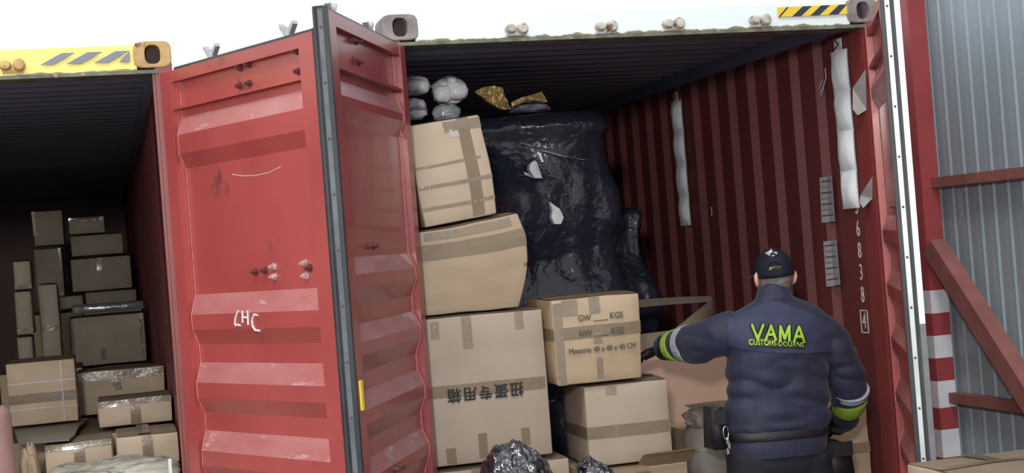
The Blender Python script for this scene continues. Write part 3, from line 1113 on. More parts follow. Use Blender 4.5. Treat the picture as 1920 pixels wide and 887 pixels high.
# --- soft goods thrown on top of the pile
GT = 'soft bundles lying on top of the wrapped pile'
for (lb, u0, v0, u1, v1, Y, m, sd, nm) in (
        ('upper white plush bundle against the red door edge', 750, 143, 808, 177, 1.02, WHITEB, 1, 'white_bundle'),
        ('lower white plush bundle with a pink streak by the door', 755, 183, 804, 224, .98, WHITEB, 2, 'white_bundle'),
        ('round white plush bundle in clear film, topmost of the soft goods', 812, 143, 880, 194, 1.12, WHITEB, 3, 'white_bundle'),
        ('clouded clear plastic bag beside the white bundles, above the tilted carton', 812, 196, 868, 226, .9, CLEARB, 4, 'plastic_bag'),
        ('slate blue bundle squeezed under the small gold sack', 958, 194, 1036, 209, 1.2, BLUEB, 7, 'blue_bundle')):
    a, b = at(u0, v0, Y), at(u1, v1, Y)
    c = (a + b) / 2
    rx, rz = abs(b.x - a.x) / 2, abs(a.z - b.z) / 2
    gold = m is GOLD
    o = blob(nm, lb, 'bag' if 'bag' in nm or 'sack' in nm else 'bundle', (c.x, c.y + rx * .5, c.z), (rx, rx * .8, rz), m, GT, amp=.16 if not gold else .32, sc=1.7, power=2.3 if not gold else 1.6, fold=.16 if not gold else .3, flat=not gold, seed=sd * 3.3)
    if sd == 2:
        p = at(785, 207, Y - .03)
        mb = MB()
        mb.tube([at(765, 212, Y + .0), at(772, 204, Y - .02), at(785, 202, Y - .03), at(800, 205, Y - .01)], [.004, .009, .01, .004], 6)
        mb.build('pink_streak', pm('pink_cloth', (.7, .36, .42), (.5, .36, .6), scale=20, rough=.6), o, smooth=True)
    if sd == 3:
        for (uu, vv, ru) in ((858, 170, 22), (830, 176, 20), (846, 153, 12)):
            q = at(uu, vv, Y - .02)
            blob('plush_fold', '', '', q, (ru / 400, .05, ru / 440), WHITEB, amp=.15, fold=.1, flat=False, parent=o, seed=uu, sub=3)
    if sd == 1:
        for (uu, vv, ru) in ((790, 162, 16), (772, 160, 14)):
            q = at(uu, vv, Y - .06)
            blob('plush_fold', '', '', q, (ru / 400, .05, ru / 440), WHITEB, amp=.15, fold=.1, flat=False, parent=o, seed=uu, sub=3)

def crumple(name, label, cat, poly, Y, thick, mat, group, amp=.012):
    pts = [at(u, v, Y) for u, v in poly]
    m = MB()
    f_ = [m.bm.verts.new(p) for p in pts]
    b_ = [m.bm.verts.new(p.lerp(sum(pts, Vector()) / len(pts), .25) + Vector((0, thick, 0))) for p in pts]
    m.bm.faces.new(f_)
    m.bm.faces.new(b_[::-1])
    for i_ in range(len(pts)):
        k_ = (i_ + 1) % len(pts)
        m.bm.faces.new((f_[i_], f_[k_], b_[k_], b_[i_]))
    bmesh.ops.triangulate(m.bm, faces=m.bm.faces[:])
    for _ in range(3):
        bmesh.ops.subdivide_edges(m.bm, edges=m.bm.edges[:], cuts=1, use_grid_fill=True)
    m.warp(lambda p: p + Vector((.3 * noise.noise(p * 25), 1.6 * noise.noise(p * 18 + Vector((4, 0, 0))) + noise.noise(p * 45), .25 * noise.noise(p * 28))) * amp)
    zb_ = min(v.co.z for v in m.bm.verts)
    root = thing(name, (sum(p.x for p in pts) / len(pts), Y + thick / 2, zb_), label, cat, group)
    m.build('foil', mat, root)
    return root


crumple('gold_sack', 'larger crinkled gold foil sack on the black pile', 'bag', [(890, 171), (906, 164), (928, 160), (943, 166), (947, 180), (954, 190), (957, 206), (938, 206), (924, 196), (906, 183)], 1.16, .09, GOLD, GT)
crumple('gold_sack', 'small flat gold foil sack at the right end of the soft goods', 'bag', [(958, 192), (975, 184), (1000, 179), (1016, 172), (1022, 180), (1026, 192), (1012, 189), (990, 187), (972, 191), (960, 201)], 1.12, .06, GOLD, GT, .008)

# --- black bin bags on the ground at the sill
for (lb, u0, v0, u1, Y, sd) in (('big shiny black bin bag in front of the Chinese-lettered carton', 898, 841, 1045, -.5, 2), ('smaller shiny black bin bag in front of the torn open carton', 1072, 868, 1168, -.4, 5)):
    a, b = at(u0, 887, Y), at(u1, 887, Y)
    zt_ = at((u0 + u1) / 2, v0, Y).z
    rx = abs(b.x - a.x) / 2 * 1.12
    bg_ = blob('bin_bag', lb, 'bag', ((a.x + b.x) / 2, Y + .06, (zt_ + G) / 2), (rx, rx * .95, (zt_ - G) / 2 * 1.02), BAGM, 'black bin bags', amp=.06, sc=1.8, power=2.5, fold=.055, sub=6, seed=sd * 5.1)
    tp = Vector(((a.x + b.x) / 2 - .02, Y + .06, zt_ - .02))
    blob('tied_neck', '', '', tp, (.05, .05, .02), BAGM, amp=.3, fold=.2, sub=4, parent=bg_, seed=sd)

# --- desiccant strips hung on the right wall
WXI = R1 - .06
for lb, u_t, v_t, u_b, v_b, wid, vs in (('white desiccant strip hung near the container entrance', 1573, 95, 1585, 392, .165, (95, 172, 246, 321, 392)), ('greyer desiccant strip hung deeper along the wall', 1268, 190, 1277, 424, .165, (190, 250, 308, 368, 424))):
    X = WXI - .006
    top = atX(u_t, v_t, X)
    zs_ = [atX(u_t + (u_b - u_t) * (v - v_t) / (v_b - v_t), v, X).z for v in vs]
    rt = thing('desiccant_strip', (X, top.y, zs_[-1]), lb, 'desiccant', 'desiccant strips on the container wall')
    for i in range(4):
        mb = MB()
        rows, rowsb = [], []
        for a in range(9):
            fa = a / 8
            z = zs_[i] + (zs_[i + 1] - zs_[i]) * fa
            puff = math.sin(fa * math.pi) ** .6
            r1, r2 = [], []
            for b in range(9):
                fb = b / 8
                y = top.y + (fb - .5) * wid * (1 - .05 * puff)
                th = (.004 + .028 * puff * math.sin(fb * math.pi) ** .5) * (1 + .25 * noise.noise(Vector((fb * 5, fa * 3 + i * 4, top.y))))
                r1.append((X - th, y, z))
                r2.append((X + .002, y, z))
            rows.append(r1)
            rowsb.append(r2)
        mb.grid(rows)
        mb.grid(rowsb)
        mb.build('pouch', DESI, rt, smooth=True)
    mb = MB()
    zt_ = zs_[0]
    mb.box((X - .006, top.y - .035, zt_), (X, top.y + .035, zt_ + .06))
    mb.bevel(.002, 1)
    hk = mb.build('hook_tab', WHITEP, rt)
    mb = MB()
    mb.tube([(X - .01, top.y + .02, zt_ + .012), (X - .012, top.y - .02, zt_ + .03), (X - .012, top.y + .01, zt_ + .05), (X + .002, top.y + .012, zt_ + .075)], .004, 6)
    mb.build('wire_hook', BLK, hk)

# --- papers, stickers and stencilled number on the wall
GP = 'paper sheets pasted on the red wall'
for lb, tl, tr, br, bl in (('upper printed paper sheet pasted on the wall', (1537, 333), (1560, 330), (1566, 415), (1541, 418)), ('lower printed paper sheet pasted on the wall', (1544, 453), (1568, 450), (1576, 534), (1550, 538))):
    X = WXI - .002
    q = [atX(*p, X) for p in (tl, tr, br, bl)]
    rt = thing('paper_sheet', (q[3] + q[2]) / 2, lb, 'paper', GP)
    for (f0_, f1_, m) in ((0, .58, PAPER), (.58, 1, PAPER2)):
        pts = []
        for dx in (0, -.0015):
            for cnr in (q[3].lerp(q[2], f0_), q[3].lerp(q[2], f1_), q[0].lerp(q[1], f1_), q[0].lerp(q[1], f0_)):
                pts.append(cnr + Vector((dx, 0, 0)))
        mb = MB()
        mb.hexa(pts)
        mb.build('printed_column', m, rt)
    for k in range(7):
        f = .1 + k * .125
        a, b = q[0].lerp(q[3], f), q[1].lerp(q[2], f)
        mb = MB()
        mb.obox((a + b) / 2 + Vector((-.0022, 0, 0)), (b - a) * .42, Vector((0, 0, .0035)), Vector((.0005, 0, 0)))
        mb.build('print_line', PAPER2 if k % 2 else GREYINK, rt)
for lb, quad in (('upper torn pale sticker curling off the door post', [(1624, 130), (1606, 165), (1606, 205), (1613, 216), (1626, 206)]), ('lower torn pale sticker curling off the door post', [(1637, 330), (1620, 366), (1619, 380), (1624, 390), (1637, 372)])):
    X0 = R1 - .09
    pts = [atX(u, v, X0) for u, v in quad]
    pts = [p + Vector((-.003 - .02 * max(0, (quad[0][0] - u) / 20), 0, 0)) for p, (u, v) in zip(pts, quad)]
    mb = MB()
    vs_ = [mb.bm.verts.new(p) for p in pts]
    mb.bm.faces.new(vs_)
    bmesh.ops.solidify(mb.bm, geom=mb.bm.faces[:], thickness=.0015)
    tag(mb.build('torn_sticker', PAPERW), lb, 'sticker', 'torn stickers on the door post')
X = WXI - .003
col = [('0', 288), ('0', 348), ('5', 388), ('6', 430), ('8', 471), ('3', 512), ('8', 554), ('4', 603)]
for ch, v in col:
    u = 1599 + (v - 288) * .069
    p = atX(u, v, X)
    place_text(ch, .115, p, (0, -1, 0), (0, 0, 1), WHITEP, RC, name='stencilled_digit', sx=.62)
p = atX(1599 + (603 - 288) * .069, 603, X)
for dy, dz_, sy, sz in ((0, .056, .034, .003), (0, -.056, .034, .003), (.034, 0, .003, .056), (-.034, 0, .003, .056)):
    mb = MB()
    mb.obox((X, p.y + dy, p.z + dz_), (.001, 0, 0), (0, sy, 0), (0, 0, sz))
    mb.build('stencilled_frame', WHITEP, RC)

for st in ([(1547, 128), (1549, 146), (1545, 160), (1540, 180)], [(1535, 168), (1541, 152), (1546, 156), (1537, 176)], [(1333, 388), (1335, 396), (1334, 405)]):
    mb = MB()
    mb.tube([atX(u, v, WXI - .001) for u, v in st], .003, 5)
    mb.build('chalk_scribble', PAPER, RC)

# --- left container pile
k4 = dict(cuts=3)
cLa, DLa, *_ = carton_px('carton bound with white plastic straps, left container', (18, 780), (146, 768), (8, 684), 1.6, .42, CARD, GL, zbot=1.078, tapes=[('front', 'h', .42, .05, 0, 1, TP)], **k4)
wa, ha = (at(146, 768, 1.6) - at(18, 780, 1.6)).x, at(8, 684, 1.6).z - 1.078
for (x0_, x1_, z0_, z1_) in ((0, wa, .66, .675), (0, wa, .235, .25), (wa * .78, wa * .805, .02, .99)):
    mb = MB()
    rows = []
    for i in range(9):
        f = i / 8
        if x1_ - x0_ > .1:
            rows.append([DLa(x0_ + (x1_ - x0_) * f, 0, ha * z) + Vector((0, -.004, 0)) for z in (z0_, z1_ + .012)])
        else:
            rows.append([DLa(x, 0, ha * (z0_ + (z1_ - z0_) * f)) + Vector((0, -.006, 0)) for x in (x0_, x1_)])
    mb.grid(rows)
    bmesh.ops.solidify(mb.bm, geom=mb.bm.faces[:], thickness=.001)
    mb.build('strap', STRAP, cLa)
carton_px('wide carton with wrinkled tape along its top, behind the short carton', (150, 790), (316, 765), (145, 703), 2.1, .42, CARD, GL, zbot=1.055, tapes=[('front', 'h', .92, .05, 0, 1, CT), ('front', 'v', .45, .05, .55, 1, CT), ('top', 'h', .5, .06, 0, 1, CT)], rough=.008, cuts=6)
carton_px('short carton with a vertical brown tape, against the red inner wall', (186, 800), (330, 780), (181, 758), 1.3, .45, CARD2, GL, zbot=1.055, tapes=[('front', 'v', .5, .05, 0, 1, TP), ('front', 'h', .96, .03, 0, 1, CT)], **k4)
carton_px('front right carton of the pile, beside the crack between two cartons', (222, 880), (343, 862), (216, 822), .8, .42, CARD2, GL, zbot=.905, tapes=[('front', 'v', .5, .05, 0, 1, TP), ('top', 'v', .45, .06, 0, 1, CT)], **k4)
carton_px('front left carton of the pile, under the dark board', (88, 890), (213, 874), (84, 836), .8, .42, CARD2, GL, zbot=.905, ztop=1.038, tapes=[('front', 'h', .97, .03, 0, 1, CT), ('front', 'v', .5, .05, 0, 1, TP)], **k4)
carton_px('large dim carton high on the pile under a shiny packet', (137, 690), (275, 668), (127, 598), 4.5, .45, CARDG, GL, zbot=1.195, tapes=[('front', 'v', .42, .035, .1, .35, TP), ('front', 'v', .95, .02, 0, 1, CT)], **k4)
pk = carton_px('thin shiny plastic-wrapped packet on the large dim carton', (136, 598), (270, 585), (134, 580), 4.55, .35, pm('grey_wrapped_packet', (.2, .2, .2), (.14, .14, .145), rough=.18, bump=.6, bscale=18, coat=.6), GL, zbot=1.565, ztop=1.625, flaps=False, name='flat_packet', **k4)
carton_px('dim carton with a tape glint, second of the far stack', (137, 549), (248, 540), (133, 487), 6.45, .5, CARDG, GL, zbot=1.712, tapes=[('front', 'v', .47, .04, .6, 1, CT), ('top', 'h', .5, .06, 0, 1, CT)], **k4)
carton_px('wide dim carton third from the bottom of the far stack', (135, 485), (232, 476), (132, 441), 6.6, .4, CARDG, GL, zbot=2.01, ztop=2.18, **k4)
carton_px('small dim carton topmost of the far stack', (130, 440), (197, 435), (128, 408), 6.7, .3, CARDG, GL, zbot=2.2, ztop=2.34, tapes=[('front', 'h', .85, .04, 0, 1, CT)], **k4)
carton_px('low dim carton at the foot of the far stack', (162, 578), (257, 570), (160, 550), 6.3, .6, CARDG, GL, zbot=1.578, ztop=1.697, **k4)
carton_px('small dim carton left of the low dim carton', (112, 580), (156, 576), (110, 556), 6.3, .4, CARDG, GL, zbot=1.578, ztop=1.68, **k4)
carton_px('dim upright carton left of the far stack', (70, 556), (121, 550), (62, 469), 6.75, .45, CARDG, GL, zbot=1.578, tapes=[('front', 'v', .93, .02, 0, 1, CT)], **k4)
carton_px('darkest carton on the upright carton, with a bright film edge', (66, 470), (121, 465), (60, 392), 6.8, .4, CARDG, GL, zbot=2.125, ztop=2.42, tapes=[('front', 'v', .04, .03, .3, 1, CT)], **k4)
GS = 'slim cartons stood on end'
carton_px('topmost slim carton of the leftmost slim stack', (28, 547), (60, 543), (24, 491), 3.2, .3, CARDG, GS, zbot=1.778, ztop=1.95, tapes=[('front', 'h', .1, .02, 0, 1, CT)], **k4)
carton_px('middle slim carton of the leftmost slim stack', (33, 632), (63, 626), (28, 548), 3.2, .3, CARDG, GS, zbot=1.496, ztop=1.762, tapes=[('front', 'h', .1, .02, 0, 1, CT)], **k4)
carton_px('lowest slim carton of the leftmost slim stack', (36, 690), (64, 690), (33, 632), 3.2, .3, CARDG, GS, zbot=1.292, ztop=1.481, **k4)
carton_px('tall slim carton standing alone right of the slim stack', (82, 680), (117, 676), (77, 535), 3.35, .3, CARDG, GS, zbot=1.292, ztop=1.793, tapes=[('front', 'h', .45, .03, 0, 1, CT)], **k4)


def support(x0, x1, y0, y1, zt_, nx, nz):
    for i in range(nx):
        for k in range(nz):
            hgt = (zt_ - FZ - .01) / nz
            wdt = (x1 - x0) / nx
            carton('plain carton buried under the visible pile in the left container', (x0 + i * wdt + .006, y0, FZ + k * hgt), (1, 0, 0), (0, 0, 1), wdt - .012, y1 - y0, hgt - .014, CARD, 'buried cartons of the left pile', cuts=1, bulge=.0, rough=.001, lift=.001)


support(-1.95, -.995, .74, 1.24, .9, 3, 2)
support(-1.95, -.995, 1.27, 2.58, 1.05, 2, 2)
support(-1.95, -1.45, 3.15, 3.75, 1.287, 1, 2)
support(-1.62, -.996, 4.46, 5.0, 1.19, 1, 2)
support(-1.95, -.996, 6.25, 7.3, 1.573, 2, 2)
# dark board lying across the pile
bdq = [atZ(34, 830, 1.062), atZ(140, 822, 1.062), atZ(176, 778, 1.066), atZ(30, 782, 1.066)]
mb = MB()
rag = [(34, 830), (70, 828), (105, 825), (130, 823), (140, 815), (146, 802), (155, 793), (166, 784), (150, 783), (30, 790), (25, 802)]
top_ = [atZ(u, v, 1.066) for u, v in rag]
tv = [mb.bm.verts.new(p) for p in top_]
bv = [mb.bm.verts.new(p - Vector((0, 0, .009))) for p in top_]
mb.bm.faces.new(tv)
mb.bm.faces.new(bv[::-1])
for i in range(len(tv)):
    k = (i + 1) % len(tv)
    mb.bm.faces.new((tv[i], tv[k], bv[k], bv[i]))
tag(mb.build('loose_board', DARKBOARD), 'dark grey torn board lying in front of the strapped carton', 'board')
# weathered covered bundle at the sill, crumpled card scrap, pink wrapped roll
wb = thing('covered_bundle', (-1.3, .5, FZ), 'ragged grey weathered bundle lying at the entrance of the left container', 'bundle')


def ragf(p, q):
    s_ = Vector((q.x * abs(q.x) ** 3, q.y * abs(q.y) ** 3, max(0, q.z) ** 3))
    k_ = Vector((p.x * 9, p.y * 14, p.z * 30))
    return p + s_ * (.03 * noise.noise(p * 3) + .018 * noise.noise(k_) + .012 * abs(noise.noise(k_ * 2.3)))


softbox(-1.575, -1.03, .27, .69, FZ + .01, .965, 46, ragf).build('cover', BURLAP, wb, smooth=True)
mb = MB()
mb.box((-1.07, .255, .7), (-1.055, .262, .99))
mb.bevel(.003, 1)
mb.build('strap', STRAP, wb)
cs = blob('card_scrap', 'crumpled scrap of brown card beside the pink wrapped roll', 'scrap', (at(54, 850, .56).x, .56, .575), (.055, .07, .475), CARD, amp=.12, sc=1.6, fold=.15, seed=12, power=3)
pr = thing('wrapped_roll', (-1.9, .38, FZ), 'dusky pink wrapped roll standing at the left edge of the picture', 'roll')
mb = MB()
rings = []
for k, (z, r) in enumerate(((FZ + .012, .2), (.5, .205), (1.0, .2), (1.24, .198), (1.275, .19), (1.29, .17), (1.285, .1), (1.27, .04))):
    rings.append([(at(30, 850, .2).x - .21 + math.cos(t_) * r * (1 + .02 * noise.noise(Vector((math.cos(t_) * 3, z * 3, 0)))), .26 + math.sin(t_) * r, z + .008 * noise.noise(Vector((math.cos(t_) * 4, math.sin(t_) * 4, z)))) for t_ in (2 * math.pi * q / 28 for q in range(28))])
mb.loft(rings)
mb.build('wrap', PINK, pr, smooth=True)
mb = MB()
mb.ball((-1.9, .26, 1.285), (.06, .06, .02), 2)
mb.build('twisted_end', PAPERW, pr, smooth=True)

# --- carton in the foreground on the right
A_, C_ = atZ(1700, 866, .84), atZ(1925, 838, .84)
ex_ = (C_ - A_).normalized()
ey_ = Vector((-ex_.y, ex_.x, 0))
carton('carton in the right foreground with a clear tape patch on top', A_ - ey_ * .48 - Vector((0, 0, .84 - G - .001)), ex_, (0, 0, 1), .62, .48, .84 - G - .012, CARD2, None, tapes=[('top', 'v', .42, .06, .55, 1., CT), ('top', 'h', .5, .05, 0, 1, TP)])


# ================================================================== THE OFFICER
PY = -.36
PPM = F / (at(1452, 600, PY) - CAM).dot(FW)


def remeshed(mb, name, mat, parent, voxel, smooth=6, disp=None):
    tmp = mb.build('tmp', mat)
    md = tmp.modifiers.new('r', 'REMESH')
    md.mode = 'VOXEL'
    md.voxel_size = voxel
    ms = tmp.modifiers.new('s', 'SMOOTH')
    ms.factor = .5
    ms.iterations = smooth
    dg = bpy.context.evaluated_depsgraph_get()
    me = bpy.data.meshes.new_from_object(tmp.evaluated_get(dg))
    bpy.data.objects.remove(tmp)
    m2 = MB()
    m2.bm.from_mesh(me)
    bpy.data.meshes.remove(me)
    if disp:
        m2.bm.normal_update()
        nv = [(v, v.co + v.normal * disp(v.co)) for v in m2.bm.verts]
        for v, c in nv:
            v.co = c
    m2.bm.normal_update()
    tree = BVHTree.FromBMesh(m2.bm)
    o = m2.build(name, mat, parent, smooth=True)
    return o, tree


def ering(c, rx, ry, n=24, e=2.4, tilt=0.):
    out = []
    for k in range(n):
        t_ = 2 * math.pi * k / n
        cx, sy = math.cos(t_), math.sin(t_)
        q = (abs(cx) ** e + abs(sy) ** e) ** (-1 / e)
        out.append((c.x + cx * q * rx, c.y + sy * q * ry, c.z + tilt * cx * q * rx))
    return out


foot_z = G
person = thing('person', (at(1460, 800, PY).x + .02, PY, G), 'officer in navy uniform and cap seen from behind, reaching left into the container', 'person')
torso = [(558, 1426, 1480, .062, 0), (572, 1394, 1514, .085, 0), (588, 1362, 1544, .11, 0), (604, 1348, 1560, .128, 0), (640, 1359, 1556, .142, 0), (690, 1364, 1555, .14, 0), (735, 1364, 1552, .135, 0), (772, 1356, 1555, .142, 0), (797, 1356, 1557, .145, 0), (806, 1364, 1550, .135, 0)]


def trings(rows, grow=0., yc=PY):
    return [ering(at((a + b) / 2, v, yc + .03 * max(0, (640 - v) / 100)), (b - a) / 2 / PPM + grow, ry + grow, tilt=-.02) for v, a, b, ry, _ in rows]


LA = [(at(1385, 612, PY), .082), (at(1350, 630, PY + .04), .09), (at(1318, 642, PY + .12), .086), (at(1285, 645, PY + .24), .074), (at(1264, 648, PY + .32), .062), (at(1243, 653, PY + .4), .047)]
RA = [(at(1535, 618, PY), .08), (at(1562, 645, PY), .085), (at(1580, 688, PY), .078), (at(1594, 728, PY + .02), .076), (at(1592, 752, PY + .07), .07), (at(1580, 778, PY + .18), .058), (at(1568, 796, PY + .28), .045)]
hipL, hipR = at(1412, 850, PY), at(1508, 850, PY)
gx = hipL.x - .03, hipR.x + .04
legs = [[(hipL, .125), (Vector((gx[0] - .0, PY + .02, .52)), .092), (Vector((gx[0] - .02, PY, .1)), .072), (Vector((gx[0] - .02, PY, .03)), .07)],
        [(hipR, .125), (Vector((gx[1], PY + .02, .5)), .092), (Vector((gx[1] + .02, PY - .04, .1)), .072), (Vector((gx[1] + .02, PY - .04, .03)), .07)]]
HC = at(1451, 517, PY + .07)
HR = Vector((.078, .098, .116))


def limb(mb, L_, k=1., dr=0., seg=14):
    mb.tube([p for p, r in L_], [r * k + dr for p, r in L_], seg)


# body: one continuous figure, mostly under the clothes
mb = MB()
mb.loft(trings(torso, -.02))
mb.loft(trings([(800, 1372, 1545, .11, 0), (850, 1368, 1548, .11, 0), (880, 1385, 1535, .09, 0)]))
limb(mb, LA, .62)
limb(mb, RA, .62)
for lg in legs:
    limb(mb, lg, .78)
mb.tube([at(1452, 585, PY + .02), at(1452, 560, PY + .045), HC - Vector((0, .0, .06))], [.075, .062, .06], 16)
mb.ball(HC, HR, 3)
mb.ball(HC + Vector((0, .055, -.055)), (.058, .05, .062), 3)         # jaw
mb.ball(HC + Vector((0, .102, -.02)), (.013, .02, .024), 2)           # nose
mb.ball(HC + Vector((0, .09, .012)), (.045, .012, .012), 2)          # brow
body, body_t = remeshed(mb, 'body', SKIN, person, .009, 4)
for sx_, eu in ((-1, 1416), (1, 1491)):
    mb = MB()
    c = HC + Vector((sx_ * .083, -.005, -.012))
    mb.ball(c, (.013, .022, .036), 3)
    mb.ball(c + Vector((sx_ * .006, -.006, .004)), (.008, .014, .026), 2)
    mb.warp(lambda p: p + Vector((sx_ * .014 * (1 if p.y < c.y else .2) * max(0, (c.y + .01 - p.y) / .03), 0, 0)))
    remeshed(mb, 'ear', SKIN, person, .0035, 2)
    mb = MB()
    mb.ball(HC + Vector((sx_ * .032, .083, .0)), .012, 2)
    ey = mb.build('eye', EYEW, person, smooth=True)
    mb = MB()
    mb.ball(HC + Vector((sx_ * .032, .0915, .0)), .0055, 2)
    mb.build('iris', EYED, ey, smooth=True)
mb = MB()
mb.ball(HC + Vector((0, .1, -.062)), (.024, .008, .008), 2)
mb.build('mouth', LIPS, person, smooth=True)
# short grey hair: shell round the back and sides of the head
mb = MB()
bmesh.ops.create_icosphere(mb.bm, subdivisions=5, radius=1)
bmesh.ops.delete(mb.bm, geom=[v for v in mb.bm.verts if v.co.z > .25 or v.co.z < -.5 or v.co.y > .25 + .3 * v.co.z], context='VERTS')
mb.warp(lambda p: HC + Vector((p.x * HR.x * 1.03, p.y * HR.y * 1.03, p.z * HR.z * 1.03)) * 1.0 + p * (.0015 * noise.noise(p * 30)))
mb.build('hair', HAIR, person, smooth=True)


# jacket
def crease(p):
    a = noise.noise(Vector((p.x * 5 + p.z * 3, p.y * 4, p.z * 11)))
    b = noise.noise(Vector((p.x * 9 - p.z * 6, p.y * 7, p.z * 6 + 3)))
    low = max(0, min(1, (1.45 - p.z) / .3))
    return .006 + .018 * low * (abs(a) - .2) * 2 + .008 * b


mb = MB()
mb.loft(trings(torso, .0))
limb(mb, LA)
limb(mb, RA)
mb.tube([at(1451, 575, PY + .02), at(1451, 556, PY + .04), at(1451, 543, PY + .05)], [.09, .074, .07], 20)
jacket, jt = remeshed(mb, 'jacket', NAVY, person, .0095, 5, crease)


def hit(tree, u, v, off=.002):
    d = ray(u, v).normalized()
    loc, nrm, i, dist = tree.ray_cast(CAM, d)
    if loc is None:
        return None
    return loc + nrm * off


# light on the shoulders, put into a paler cloth layer over the jacket
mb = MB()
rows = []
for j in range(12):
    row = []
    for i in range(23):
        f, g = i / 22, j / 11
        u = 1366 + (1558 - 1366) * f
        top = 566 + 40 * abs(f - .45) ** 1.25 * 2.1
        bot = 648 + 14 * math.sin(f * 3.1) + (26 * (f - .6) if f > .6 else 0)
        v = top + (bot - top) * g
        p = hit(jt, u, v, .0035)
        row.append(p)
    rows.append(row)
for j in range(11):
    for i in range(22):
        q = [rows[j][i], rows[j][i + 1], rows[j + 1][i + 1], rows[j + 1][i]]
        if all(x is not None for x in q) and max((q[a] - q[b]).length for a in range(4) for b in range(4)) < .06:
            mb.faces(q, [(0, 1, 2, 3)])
mb.build('lit_shoulders', NAVY_LIT, person, smooth=True, weld=True)


def jacket_text(s, u0, v0, hpx, wpx, mat, off, offset=0., slope=.04, name='lettering'):
    me = text_mesh(s, 1., 0., offset=offset)
    mb = MB()
    mb.bm.from_mesh(me)
    bpy.data.meshes.remove(me)
    bmesh.ops.remove_doubles(mb.bm, verts=mb.bm.verts, dist=1e-5)
    bmesh.ops.triangulate(mb.bm, faces=mb.bm.faces[:])
    xs = [v.co.x for v in mb.bm.verts]
    ys = [v.co.y for v in mb.bm.verts]
    wx, wy = max(xs) - min(xs), max(ys) - min(ys)
    cx, cy = (max(xs) + min(xs)) / 2, (max(ys) + min(ys)) / 2
    for v in mb.bm.verts:
        u = u0 + (v.co.x - cx) / wx * wpx
        vv = v0 - (v.co.y - cy) / wy * hpx + slope * (u - u0)
        p = hit(jt, u, vv, off)
        v.co = p if p is not None else at(u, vv, PY - .14)
    bmesh.ops.solidify(mb.bm, geom=mb.bm.faces[:], thickness=.001)
    return mb.build(name, mat, person)


LETTERS = {'V': [((0, 1), (.5, 0)), ((.5, 0), (1, 1))], 'A': [((0, 0), (.5, 1)), ((.5, 1), (1, 0)), ((.22, .34), (.78, .34))], 'M': [((.06, 0), (.06, 1)), ((.06, 1), (.5, .1)), ((.5, .1), (.94, 1)), ((.94, 1), (.94, 0))]}


def block_letter(ch, u0, u1, v0, v1, wpx, mat, off, name):
    m = MB()
    for n_, (a, b) in enumerate(LETTERS[ch]):
        pa = Vector((u0 + (u1 - u0) * a[0], v1 + (v0 - v1) * a[1]))
        pb = Vector((u0 + (u1 - u0) * b[0], v1 + (v0 - v1) * b[1]))
        d_ = (pb - pa).normalized()
        pa, pb = pa - d_ * wpx * .25, pb + d_ * wpx * .25
        n2 = Vector((-d_.y, d_.x)) * wpx / 2
        rows_ = []
        for k_ in range(7):
            c_ = pa.lerp(pb, k_ / 6)
            rows_.append([hit(jt, *(c_ + n2 * e_), off + n_ * .0002) for e_ in (-1, 0, 1)])
        m.grid(rows_)
    bmesh.ops.solidify(m.bm, geom=m.bm.faces[:], thickness=.001)
    return m.build(name, mat, person)


for ch, u0, u1, dv in (('V', 1410, 1430, 0), ('A', 1435, 1454, 1), ('M', 1461, 1480, 2), ('A', 1487, 1506, 4)):
    block_letter(ch, u0, u1, 610 + dv, 637 + dv, 10, BLACKC, .006, 'letter_backing')
    block_letter(ch, u0, u1, 610 + dv, 637 + dv, 4.6, NEON, .009, 'letter')
# tape strip with the second line
mb = MB()
strip_pts = []
for i in range(13):
    u = 1402 + (1508 - 1402) * i / 12
    strip_pts.append([hit(jt, u, v + .05 * (u - 1455), .0065) for v in (635, 643, 652)])
mb.grid(strip_pts)
mb.build('name_strip', BLACKC, person)
jacket_text('CUSTOMS-DOUANE', 1455, 643.5, 9.5, 101, NEON, .009, slope=.05, offset=.004)


def band(path, a, b, mat, name, k=1.07, dr=.006, n=4):
    """ring round a sleeve between path parameters a and b"""
    pts = [p for p, r in path]

    def ev(t_):
        i = min(int(t_), len(path) - 2)
        f = t_ - i
        return pts[i].lerp(pts[i + 1], f), path[i][1] + (path[i + 1][1] - path[i][1]) * f
    m = MB()
    q = [ev(a + (b - a) * i / n) for i in range(n + 1)]
    m.tube([x[0] for x in q], [x[1] * k + dr for x in q], 20)
    return m.build(name, mat, person, smooth=False)


band(LA, 2.75, 3.1, REFL, 'reflective_band')
band(LA, 3.75, 4.25, NEON_SHADED, 'neon_band')
band(RA, 3.0, 3.35, REFL, 'reflective_band')
band(RA, 3.75, 4.35, NEON_SHADED, 'neon_band')
band(LA, 4.3, 5.0, BLACKC, 'cuff', 1.0, .01)
band(RA, 4.9, 6.0, BLACKC, 'cuff', 1.0, .01)


